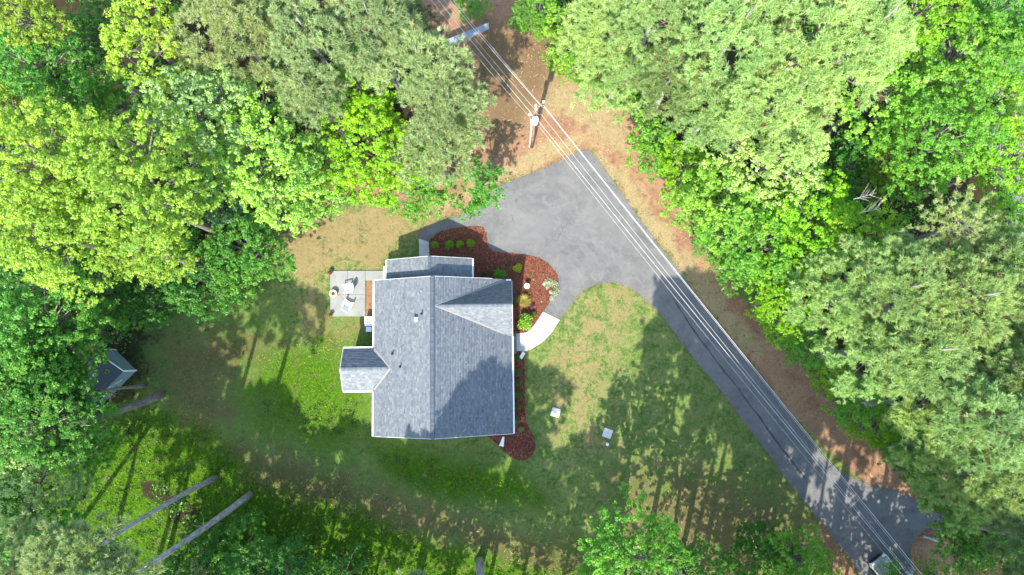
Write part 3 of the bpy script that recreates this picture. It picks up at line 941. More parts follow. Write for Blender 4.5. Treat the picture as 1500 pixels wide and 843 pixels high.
def pot(name, u, v, z, rad, hgt, mat, label, cat):
    t = thing(name, V(u, v, z), label, cat)
    m_ = MB(); m_.lathe([(rad * .75, 0), (rad, hgt * .85), (rad * 1.12, hgt * .86), (rad * 1.12, hgt), (rad * .9, hgt), (rad * .88, hgt * .86)], 18)
    m_.build('tub', mat, t, smooth=False)
    m_ = MB(); m_.lathe([(rad * .885, hgt * .80), (rad * .5, hgt * .86), (.01, hgt * .87)], 14); m_.build('soil', M['soil'], t)
    return t
t = pot('barrel_planter', 489.5, 431, .1, .32, .42, M['rim'], 'round wooden tub planter with dark soil on the patio edge', 'planter')
v_, f_, tt_ = leaf_cloud([(.03, -.03, .42)], np.array([[.12, .12, .07]]), 26, .09, 5)
o = link('seedling', np_mesh('seedling', v_, f_, None, [M['leaf']], tt_), t); o.color = (.20, .13, .05, 1)
for u, v, lab, s in ((484.3, 400, 'red flowers in a pot at the upper left corner of the patio', 11), (485.2, 461.5, 'red and orange flowers in a pot at the lower left corner of the patio', 12)):
    t = pot('flower_pot', u, v, .1, .17, .26, M['pot'], lab, 'flower pot')
    v_, f_, tt_ = leaf_cloud([(0, 0, .32)], np.array([[.26, .26, .12]]), 90, .11, s)
    o = link('foliage', np_mesh('foliage', v_, f_, None, [M['leaf']], tt_), t); o.color = (.10, .18, .025, 1)
    v_, f_, tt_ = leaf_cloud([(0, 0, .38)], np.array([[.18, .18, .12]]), 70, .08, s + 3)
    o = link('blossom', np_mesh('blossom', v_, f_, None, [M['red']], tt_), t)

# air conditioner and meter cabinet on the west wall
t = thing('air_conditioner', V(542.6, 471.5), 'white air conditioning unit with round fan beside the west wall', 'air conditioner')
m_ = MB(); m_.box((0, 0, .42), (.72, .86, .78)); m_.build('housing', M['plastic'], t)
m_ = MB(); m_.lathe([(.31, .812), (.31, .83), (.27, .83), (.27, .815)], 20); m_.build('fan_ring', M['metal'], t)
m_ = MB(); m_.lathe([(.268, .813), (.09, .818), (.01, .818)], 20); m_.build('fan_well', M['black'], t)
for k in range(4):
    m_ = MB(); m_.box((0, 0, 0), (.24, .09, .012), M=Matrix.Rotation(k * math.pi / 2, 4, 'Z') @ Matrix.Translation((.14, 0, .824)) @ Matrix.Rotation(.3, 4, 'X'))
    m_.build('fan_blade', M['plastic'], t)
t = thing('meter_cabinet', V(542.4, 483.2), 'grey utility cabinet just below the air conditioning unit', 'cabinet')
m_ = MB(); m_.box((.0, 0, .33), (.46, .40, .6)); m_.build('cabinet_body', mat_simple('lavender_grey_metal', (.38, .40, .46), .5, .2), t)
m_ = MB(); m_.box((.0, 0, .645), (.50, .44, .03)); m_.build('lid', M['metal'], t)

# splash blocks at the downspouts
t = thing('splash_block', V(765, 521, .07), 'white splash block in the mulch beside the front walk', 'splash block', 'white splash blocks', R(-30))
m_ = MB(); m_.box((0, 0, .04), (.28, .62, .08)); m_.build('trough_floor', M['white'], t)
for sx in (-1, 1):
    m_ = MB(); m_.box((sx * .13, 0, .1), (.04, .62, .04)); m_.build('trough_rim', M['white'], t)
t = thing('splash_block', V(736, 647, .07), 'white wedge shaped splash block under the lower right roof corner', 'splash block', 'white splash blocks', R(-14))
m_ = MB(); m_.prism([(-.2, -.42), (.2, -.42), (.07, .42), (-.07, .42)], 0, .08); m_.build('trough_floor', M['white'], t)
m_ = MB(); m_.prism([(-.21, -.43), (-.16, -.43), (-.04, .42), (-.08, .42)], .081, .13); m_.build('trough_rim', M['white'], t)
m_ = MB(); m_.prism([(.16, -.43), (.21, -.43), (.08, .42), (.04, .42)], .081, .13); m_.build('trough_rim', M['white'], t)

# concrete tank lids on the lawn
def lid(u, v, s, rz, label):
    t = thing('tank_lid', V(u, v), label, 'concrete lid', 'square lids on the front lawn', rz)
    m_ = MB(); m_.box((0, 0, .02), (s, s, .08), 0, .97); m_.build('cover', M['lid'], t)
    m_ = MB(); m_.box((0, 0, .068), (s * .3, .05, .02)); m_.build('handle', M['metal'], t)
lid(814, 604.5, .78, R(-17), 'square pale concrete lid on the lawn nearer the house')
lid(890, 635, .80, R(-20), 'square pale concrete lid on the lawn farther from the house')
t = thing('marker_box', V(889.5, 651), 'tiny white valve box on the grass just below a square lid', 'valve box', None, R(-25))
m_ = MB(); m_.box((0, 0, .08), (.26, .26, .16), 0, .9); m_.build('box_body', M['white'], t)
m_ = MB(); m_.box((0, 0, .17), (.18, .18, .02)); m_.build('cap', M['plastic'], t)
t = thing('garden_urn', V(771.5, 420.5, .07), 'round white pedestal birdbath standing in the front mulch bed', 'birdbath')
m_ = MB(); m_.lathe([(.16, 0), (.14, .06), (.07, .12), (.06, .5), (.10, .58)], 16); m_.build('pedestal', M['white'], t, smooth=True)
m_ = MB(); m_.lathe([(.08, .57), (.2, .6), (.25, .68), (.22, .67), (.14, .63), (.02, .62)], 20); m_.build('bowl', M['white'], t)

# ------------------------------------------------------------------ shed under the left trees
sc = Vector((*W(200, 543), 0))
e1 = Vector((-1.82, 1.71, 0)).normalized(); e2 = Vector((-1.71, -1.82, 0)).normalized()
shed = thing('garden_shed', sc, 'small teal sided shed with dark roof and white corner trim under the left trees', 'shed')
w1, w2, ze, zr = 2.7, 4.4, 2.35, 3.0
def sp(a, b, z): return e1 * a + e2 * b + Vector((0, 0, z))
m_ = MB(); m_.add([sp(0, 0, 0), sp(w1, 0, 0), sp(w1, 0, ze), sp(w1 / 2, 0, zr), sp(0, 0, ze)] + [sp(0, .1, 0), sp(w1, .1, 0), sp(w1, .1, ze), sp(w1 / 2, .1, zr), sp(0, .1, ze)],
                  [(0, 1, 2, 3, 4), (9, 8, 7, 6, 5)] + [(k, k + 5, (k + 1) % 5 + 5, (k + 1) % 5) for k in range(5)]); m_.build('gable_wall', M['teal'], shed, tri=True)
for a in (0, w1 - .1):
    m_ = MB(); m_.add([sp(a, .1, 0), sp(a + .1, .1, 0), sp(a + .1, w2, 0), sp(a, w2, 0), sp(a, .1, ze), sp(a + .1, .1, ze), sp(a + .1, w2, ze), sp(a, w2, ze)],
                      [(3, 2, 1, 0), (4, 5, 6, 7), (0, 1, 5, 4), (1, 2, 6, 5), (2, 3, 7, 6), (3, 0, 4, 7)]); m_.build('side_wall', M['teal'], shed, tri=True)
m_ = MB(); m_.add([sp(0, w2, 0), sp(w1, w2, 0), sp(w1, w2, ze), sp(w1 / 2, w2, zr), sp(0, w2, ze)], [(0, 1, 2, 3, 4)]); m_.build('gable_wall', M['teal'], shed, tri=True)
for s_ in (0, 1):
    a0_ = -.12 if s_ == 0 else w1 + .12
    m_ = MB(); slab(m_, sp(a0_, -.06, ze - .04), sp(a0_, w2 + .1, ze - .04), sp(w1 / 2, w2 + .1, zr + .06), sp(w1 / 2, -.06, zr + .06), .07); m_.build('roof', M['darkroof'], shed)
    for rk in (-.09,):
        m_ = MB(); m_.tube([sp(a0_, rk, ze - .05), sp(w1 / 2, rk, zr + .05)], .05, 4); m_.build('trim', M['white'], shed)
for a, b in ((0, 0), (w1, 0)):
    m_ = MB(); m_.tube([sp(a, b, 0), sp(a, b, ze)], .075, 4); m_.build('corner_trim', M['white'], shed)
for k in range(9):
    m_ = MB(); m_.tube([sp(-.012, .15, .25 + k * .24), sp(-.012, w2 - .1, .25 + k * .24)], .012, 4); m_.build('siding_lap', M['teal'], shed)
m_ = MB(); m_.add([sp(.8, -.03, .05), sp(1.9, -.03, .05), sp(1.9, -.03, 2.0), sp(.8, -.03, 2.0), sp(.8, .0, .05), sp(1.9, .0, .05), sp(1.9, .0, 2.0), sp(.8, .0, 2.0)],
                  [(0, 1, 2, 3), (7, 6, 5, 4), (0, 4, 5, 1), (1, 5, 6, 2), (2, 6, 7, 3), (3, 7, 4, 0)]); m_.build('door', M['teal'], shed, tri=True)

# ------------------------------------------------------------------ narrow metal roofed lean-to among the top pines
ln0 = V(716, 36, 0)
lt = thing('lean_to', W(690, 53) + (0,), 'narrow blue grey metal roofed lean-to half hidden under a pine by the power lines', 'lean-to')
zz = 2.4
A_, B_, C_, D_ = V(716, 33, zz), V(716, 43, zz - .1), V(640, 78, zz - .1), V(640, 64, zz)
lo = lt.location
nse = 9
for k in range(nse):
    p0, p1 = A_.lerp(D_, k / nse), A_.lerp(D_, (k + .97) / nse); q0, q1 = B_.lerp(C_, k / nse), B_.lerp(C_, (k + .97) / nse)
    m_ = MB(); slab(m_, p0 - lo, q0 - lo, q1 - lo, p1 - lo, .04); m_.build('roof_sheet', M['blueroof'], lt)
for p in (A_, B_, C_, D_, A_.lerp(D_, .5), B_.lerp(C_, .5)):
    q = p - lo; m_ = MB(); m_.tube([(q.x * .985, q.y * .985, 0), (q.x * .985, q.y * .985, q.z - .05)], .06, 4); m_.build('post', M['polewood'], lt)

# ------------------------------------------------------------------ utility pole, wires
PB = V(779, 215)
pole = thing('utility_pole', PB, 'wooden utility pole with transformer standing in the pine straw', 'utility pole')
m_ = MB(); m_.tube([(0, 0, 0), (.01, .03, 3.5), (.02, .08, 7), (.03, .12, 10)], [.165, .15, .125, .105], 12); m_.build('shaft', M['polewood'], pole, smooth=True)
m_ = MB(); m_.box((.12, .05, 9.55), (1.7, .11, .13), R(44)); arm = m_.build('crossarm', M['polewood'], pole)
for k in (-.75, -.1, .75):
    q = Vector((.12 + math.cos(R(44)) * k, .05 + math.sin(R(44)) * k, 9.62))
    m_ = MB(); m_.lathe([(.03, 0), (.04, .06), (.11, .08), (.05, .13), (.11, .16), (.05, .21), (.03, .27)], 10, q); m_.build('insulator', M['white'], pole)
m_ = MB(); m_.lathe([(.02, 9.98), (.07, 10.0), (.05, 10.1), (.09, 10.13), (.04, 10.3)], 10, (.03, .12, 0)); m_.build('insulator', M['white'], pole)
m_ = MB(); m_.lathe([(.21, 0), (.24, .05), (.24, .85), (.265, .87), (.265, .92), (.2, .98), (.02, 1.0)], 18, (.06, -.42, 7.6)); tr_ = m_.build('transformer', mat_simple('light_grey_enamel', (.68, .70, .71), .35, 0, .5, .04), pole, smooth=False)
for dx_ in (-.12, .12):
    m_ = MB(); m_.lathe([(.04, 8.7), (.07, 8.76), (.04, 8.8), (.07, 8.85), (.03, 9.02)], 8, (.06 + dx_, -.42, 0)); m_.build('bushing', M['white'], tr_)
m_ = MB(); m_.tube([(-.22, -.03, 0), (-.2, 0, 3), (-.18, .02, 6.6)], .055, 8); m_.build('conduit', M['plastic'], pole)
m_ = MB(); m_.box((-.2, -.02, 6.75), (.2, .22, .5)); m_.build('meter_box', M['plastic'], pole)
for z in (3.0, 5.0, 6.5):
    m_ = MB(); m_.box((-.16, 0, z), (.2, .1, .05)); m_.build('bracket', M['metal'], pole)
def wire(pts, rad, label, sag=.35):
    """a cable hung through three surveyed points (u, v, z)"""
    P3 = [V(*p) for p in pts]
    o_w = P3[0]
    m_ = MB()
    for a, b in zip(P3[:-1], P3[1:]):
        n = 18
        q = []
        for i in range(n + 1):
            t_ = i / n
            p = a.lerp(b, t_); p.z -= sag * 4 * t_ * (1 - t_)
            q.append(p - o_w)
        m_.tube(q, rad, 5)
    o = m_.build('power_line', M['wire'])
    o.location = o_w
    tag(o, label, 'power line', 'overhead power lines')
def ext(a, b, k):                                    # carry a line on past b
    return (b[0] + (b[0] - a[0]) * k, b[1] + (b[1] - a[1]) * k, b[2])
wire([ext((787, 149, 9.9), (660, 0, 9.9), .3), (787, 149, 9.9), (796.5, 155, 9.9), ext((796.5, 155, 9.9), (1351, 842, 9.9), .15)], .0135, 'thick pale cable running outermost right over the drive verge', .3)
wire([ext((790, 152, 9.8), (664.5, 0, 9.8), .3), (791, 152, 9.8), (797.5, 158, 9.8), ext((797.5, 158, 9.8), (1347, 842, 9.8), .15)], .008, 'thin cable running tight beside the outermost right cable', .25)
wire([ext((783, 160, 9.6), (652, 0, 9.6), .3), (783, 160, 9.6), (793, 168, 9.6), ext((793, 168, 9.6), (1332, 838, 9.6), .15)], .008, 'thin middle cable between the two thick pale cables', .5)
wire([ext((778, 166, 8.6), (643, 0, 8.6), .3), (778, 166, 8.6), (789, 178, 8.6), ext((789, 178, 8.6), (1326, 835, 8.6), .15)], .0125, 'thick pale cable passing the transformer toward the car', .3)
wire([ext((776, 172, 7.6), (634, 0, 7.6), .3), (776, 172, 7.6), (790, 186, 7.6), ext((790, 186, 7.6), (1306, 822, 7.6), .15)], .007, 'thinnest cable running lowest and leftmost along the drive', .7)

# ------------------------------------------------------------------ foliage library
def tubes_np(mb_):  # MB -> numpy (triangles/quads mixed kept as quads only)
    return np.array(mb_.v, float), [q for q in mb_.f]
def crown_broad(seed, Rc, size, ncl, nleaf, D=None, sparse=False):
    r_ = np.random.default_rng(seed)
    D = D or 1.3 * Rc
    ph = r_.uniform(0, 6.28, 4)
    cs = []
    tries = 0
    while len(cs) < ncl and tries < 20000:
        tries += 1
        an = r_.uniform(0, 2 * np.pi)
        shp = 1 + .16 * np.sin(2 * an + ph[0]) + .13 * np.sin(3 * an + ph[1]) + .09 * np.sin(5 * an + ph[2])
        q = r_.random() ** .5
        # dome: height falls towards the rim, several layers
        rad = q * Rc * shp * .93
        lay = r_.choice([1.0, 1.0, .62, .25, -.1])
        top = (1 - q ** 2.2) ** .6
        z = .55 * D * (top * lay) + (lay - 1) * .12 * D - .18 * D * q * (1 - lay) + r_.normal(0, .05 * D)
        p = np.array([rad * np.cos(an), rad * np.sin(an), z])
        if all(np.linalg.norm((p - c_) * (1, 1, 1.2)) > 1.05 * Rc / ncl ** .5 for c_ in cs[-80:]):
            cs.append(p)
    cs = np.array(cs)
    base = .80 * Rc / (len(cs) ** .5) * 1.75
    rr = base * r_.uniform(.45, 1.35, len(cs))
    radii = np.stack([rr * r_.uniform(.8, 1.5, len(cs)), rr * r_.uniform(.8, 1.5, len(cs)), rr * .6], 1)
    # each clump is a spray of smaller tufts thrown outwards, so the outline frays
    outd = cs / (np.linalg.norm(cs, axis=1)[:, None] + 1e-6)
    sub, subr, subn = [], [], []
    for c_, r3, o_ in zip(cs, radii, outd):
        for q in range(4):
            off = r_.normal(size=3) * np.array([.6, .6, .3]) * r3[0] + o_ * r3[0] * r_.uniform(-.2, .8)
            sub.append(c_ + off); subr.append(r3 * r_.uniform(.35, .75)); subn.append(nleaf * (r3[0] / base) ** 1.5 / 4)
    v, f, t = leaf_cloud(np.array(sub), np.array(subr), np.maximum(4, np.array(subn)).astype(int), size, seed + 1)
    mbx = MB()
    pick = r_.choice(len(cs), min(len(cs), 22), replace=False)
    z0 = -.45 * D
    for i in pick:
        e = cs[i]
        mid = np.array([e[0] * .45, e[1] * .45, z0 + (e[2] - z0) * .55 + .1 * Rc])
        mbx.tube([(0, 0, z0), mid, e], [.028 * Rc, .017 * Rc, .005 * Rc], 4, cap=False)
    return v, f, t, mbx
def with_limbs(name, v, f, t, mbx, leafmat, limbmat=None):
    lv = np.array(mbx.v, float).reshape(-1, 3); lf = np.array(mbx.f, int).reshape(-1, 4) + len(v)
    V_ = np.concatenate([v, lv]); F_ = np.concatenate([f, lf]) if len(lf) else f
    mi = np.concatenate([np.zeros(len(f)), np.ones(len(lf))])
    return np_mesh(name, V_, F_, None, [leafmat, limbmat or M['bark']], np.concatenate([t, np.full(len(lf), .5)]), mi)

def needles(centers, dirs, n, ln, wd, seed, spread=.75):
    """starbursts of single-triangle needle bundles"""
    r_ = np.random.default_rng(seed)
    C = len(centers); idx = np.repeat(np.arange(C), n); K = len(idx)
    dd = dirs[idx] + r_.normal(size=(K, 3)) * spread
    dd /= np.linalg.norm(dd, axis=1)[:, None]
    sd = np.cross(dd, r_.normal(size=(K, 3))); sd /= np.linalg.norm(sd, axis=1)[:, None]
    L = ln * r_.uniform(.7, 1.2, K)
    p = centers[idx] + r_.normal(size=(K, 3)) * ln * .12
    a = p - sd * wd; b = p + sd * wd; c_ = p + dd * L[:, None]
    v = np.stack([a, b, c_], 1).reshape(-1, 3)
    ct = r_.normal(0, .13, C)
    t = np.clip(.5 + ct[idx] + r_.normal(0, .16, K), 0, .99)
    dead = r_.random(C) < .022
    t = np.where(dead[idx], 1.2, t)
    return v, t
def crown_pine(seed, Rc, nb, ntuft, nneed, ln, wd, D=None, open_=0.0):
    r_ = np.random.default_rng(seed)
    D = D or 1.35 * Rc
    cs, ds = [], []
    mbx = MB()
    ph = r_.uniform(0, 6.28, 3)
    for i in range(nb):
        an = i * 2.39996 + r_.normal(0, .25)
        q = ((i + .5) / nb) ** .5
        shp = 1 + .13 * np.sin(2 * an + ph[0]) + .10 * np.sin(4 * an + ph[1]) + r_.normal(0, .06)
        rad = q * Rc * .92 * shp
        z = .55 * D * (1 - q ** 2) ** .62 - (.2 * D * r_.random() if r_.random() < .4 else 0) + r_.normal(0, .035 * D) - .1 * D * q
        e = np.array([rad * np.cos(an), rad * np.sin(an), z])
        st = np.array([0, 0, max(-.45 * D, z - .45 * rad - .05 * D)])
        if i % 5 == 0:
            mbx.tube([st, (st + e) / 2 + np.array([0, 0, .05 * Rc]), e], [.016 * Rc, .011 * Rc, .004 * Rc], 3, cap=False)
        blob = .62 * Rc / nb ** .5 * 1.75
        n = max(3, int(ntuft * r_.uniform(.7, 1.3)))
        o = r_.normal(size=(n, 3)); o /= np.linalg.norm(o, axis=1)[:, None]
        o[:, 2] = np.abs(o[:, 2]) * .75 - .12
        pos = e + o * blob * (r_.random((n, 1)) ** .4) * np.array([1, 1, .75])
        # loose shoots between the boughs close the canopy
        o2 = r_.normal(size=(max(2, n // 3), 3)); p2 = e + o2 * blob * np.array([.95, .95, .45]); pos = np.concatenate([pos, p2]); o = np.concatenate([o, o2 / np.linalg.norm(o2, axis=1)[:, None] * .3])
        cs.append(pos)
        out = np.array([np.cos(an) * q, np.sin(an) * q, .55])
        ds.append(o * .8 + out)
    cs = np.concatenate(cs); ds = np.concatenate(ds); ds /= np.linalg.norm(ds, axis=1)[:, None]
    v, t = needles(cs, ds, nneed, ln, wd, seed + 1)
    return v, t, mbx
def pine_mesh(name, v, t, mbx, bark=None):
    lv = np.array(mbx.v, float).reshape(-1, 3); lf = np.array(mbx.f, int).reshape(-1, 4)
    V_ = np.concatenate([lv, v])
    f3 = np.arange(len(v)).reshape(-1, 3) + len(lv)
    mi = np.concatenate([np.ones(len(lf)), np.zeros(len(f3))])
    return np_mesh(name, V_, lf if len(lf) else None, f3, [M['needle'], bark or M['bark']], np.concatenate([np.full(len(lf), .5), t]), mi)

LIB = {'L': [], 'M': [], 'S': [], 'XS': [], 'PL': [], 'PM': [], 'G': [], 'C': [], 'PD': []}
RCL = {'L': 5.0, 'M': 3.0, 'S': 1.7, 'XS': .5, 'PL': 4.6, 'PM': 3.0, 'G': 5.0, 'C': 4.0}
for i in range(6): LIB['L'].append(with_limbs('crown', *crown_broad(100 + i, 5.0, .175, 330, 98), M['leaf']))
for i in range(3): LIB['G'].append(with_limbs('crown', *crown_broad(150 + i, 5.0, .17, 330, 100), M['gloss']))
for i in range(5): LIB['M'].append(with_limbs('crown', *crown_broad(200 + i, 3.0, .165, 150, 80), M['leaf']))
for i in range(4): LIB['S'].append(with_limbs('crown', *crown_broad(300 + i, 1.7, .145, 70, 54), M['leaf']))
for i in range(4): LIB['PL'].append(pine_mesh('crown', *crown_pine(400 + i, 4.6, 110, 14, 24, .34, .034)))
for i in range(2): LIB['PM'].append(pine_mesh('crown', *crown_pine(450 + i, 3.0, 60, 13, 24, .32, .03)))
for i in range(2): LIB['PD'].append(pine_mesh('crown', *crown_pine(480 + i, 4.6, 170, 20, 30, .42, .066)))
# sparse silvery conifer with its bare limbs showing
def crown_cedar(seed, Rc):
    r_ = np.random.default_rng(seed)
    mbx = MB(); cs, ds = [], []
    D = 1.3 * Rc
    for i in range(46):
        an = i * 2.39996 + r_.normal(0, .2); q = ((i + .7) / 46) ** .6
        L = Rc * q * r_.uniform(.85, 1.1)
        z0 = .55 * D * (1 - q) - .1 * D; e = np.array([L * np.cos(an), L * np.sin(an), z0 + L * .22 + r_.normal(0, .1)])
        st = np.array([0, 0, z0 - .2])
        mbx.tube([st, st * .5 + e * .5 + np.array([0, 0, .1]), e], [.035, .022, .008], 4, cap=False)
        for k in range(int(5 + 9 * q)):
            t_ = r_.uniform(.35, 1)
            p = st * (1 - t_) + e * t_ + r_.normal(size=3) * .22 * (1.15 - t_) + np.array([0, 0, .08])
            cs.append(p); ds.append(np.array([np.cos(an), np.sin(an), .6]))
    v, t = needles(np.array(cs), np.array(ds), 26, .30, .028, seed + 1, .7)
    return v, t, mbx
LIB['C'].append(pine_mesh('crown', *crown_cedar(500, 4.0), M['twig']))

def trunk_mesh(seed, n=8):
    r_ = np.random.default_rng(seed)
    m_ = MB(); pts = []; rad = []
    bx, by = 0, 0
    for i in range(8):
        t_ = i / 7
        pts.append((bx, by, t_)); rad.append((1.25 if i == 0 else 1) * (1 - .72 * t_))
        bx += r_.normal(0, .10); by += r_.normal(0, .10)
    m_.tube(pts, rad, n)
    me = bpy.data.meshes.new('trunk'); me.from_pydata(m_.v, [], m_.f); me.polygons.foreach_set('use_smooth', [True] * len(me.polygons))
    return me
TR = []
for i in range(4):
    me = trunk_mesh(600 + i); me.materials.append(M['bark']); TR.append(me)
TRP = []
for i in range(3):
    me = trunk_mesh(620 + i); me.materials.append(M['pinebark']); TRP.append(me)

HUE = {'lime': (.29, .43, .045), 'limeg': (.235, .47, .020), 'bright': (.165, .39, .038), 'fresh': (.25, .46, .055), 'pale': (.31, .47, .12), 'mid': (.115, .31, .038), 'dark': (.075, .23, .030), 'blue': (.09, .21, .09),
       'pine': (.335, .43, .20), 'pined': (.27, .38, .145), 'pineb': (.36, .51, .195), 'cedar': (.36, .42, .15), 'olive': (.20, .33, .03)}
_tree_i = [0]
def tree(kind, u, v, rpx, top, hue, label, lean=None, world=None, group=None):
    i = _tree_i[0] = _tree_i[0] + 1
    r_ = random.Random(1000 + i)
    dk = {'P': 1.35, 'B': 1.3, 'G': 1.3, 'C': 1.3}[kind]
    Rr = rpx * (H - top * .8) / F
    for _ in range(4):
        D = min(dk * Rr, top * .9); zw = top - .55 * D
        Rr = rpx * (H - zw) / F
    if kind == 'P': cls = 'PL' if Rr > 3.6 else 'PM'
    elif kind == 'B': cls = 'L' if Rr > 3.9 else ('M' if Rr > 2.3 else 'S')
    elif kind == 'G': cls = 'G' if Rr > 3.0 else 'M'
    else: cls = 'C'
    cx, cy = W(u, v, zw)
    # trees at the edge of the clearing lean out of the wood towards the light
    if lean is None: lean = .28
    away = Vector((cx, cy - 2)); away.normalize()
    bx, by = cx + away.x * lean * Rr, cy + away.y * lean * Rr
    nm = {'P': 'pine_tree', 'B': 'broadleaf_tree', 'G': 'broadleaf_tree', 'C': 'cedar_tree'}[kind]
    if Rr < 1.75 and kind == 'B': nm = 'sapling' if top > 3 else 'bush'
    t = thing(nm, (bx, by, 0), label, {'pine_tree': 'pine tree', 'broadleaf_tree': 'tree', 'cedar_tree': 'tree', 'sapling': 'small tree', 'bush': 'bush'}[nm], group or ('pines of the surrounding wood' if kind == 'P' else 'leafy trees of the surrounding wood'))
    me = LIB[cls][i % len(LIB[cls])]
    c_ = link('crown', me, t)
    s = Rr / RCL[cls]
    c_.location = (cx - bx, cy - by, zw)
    c_.scale = (s, s, s * D / (dk * Rr))
    c_.rotation_euler = (0, 0, r_.uniform(0, 6.28))
    h = HUE[hue]; k = r_.uniform(.88, 1.12); k2 = r_.uniform(.93, 1.07)
    c_.color = (h[0] * k * k2, h[1] * k, h[2] * k / k2, 1)
    tk = link('trunk', (TRP if kind == 'P' else TR)[i % 3], t)
    L = Vector((cx - bx, cy - by, zw + .15 * D))
    tr_r = (.10 + .012 * top) * (1.0 if top > 6 else .6)
    tk.scale = (tr_r, tr_r, L.length)
    tk.rotation_euler = L.to_track_quat('Z', 'Y').to_euler()
    return t

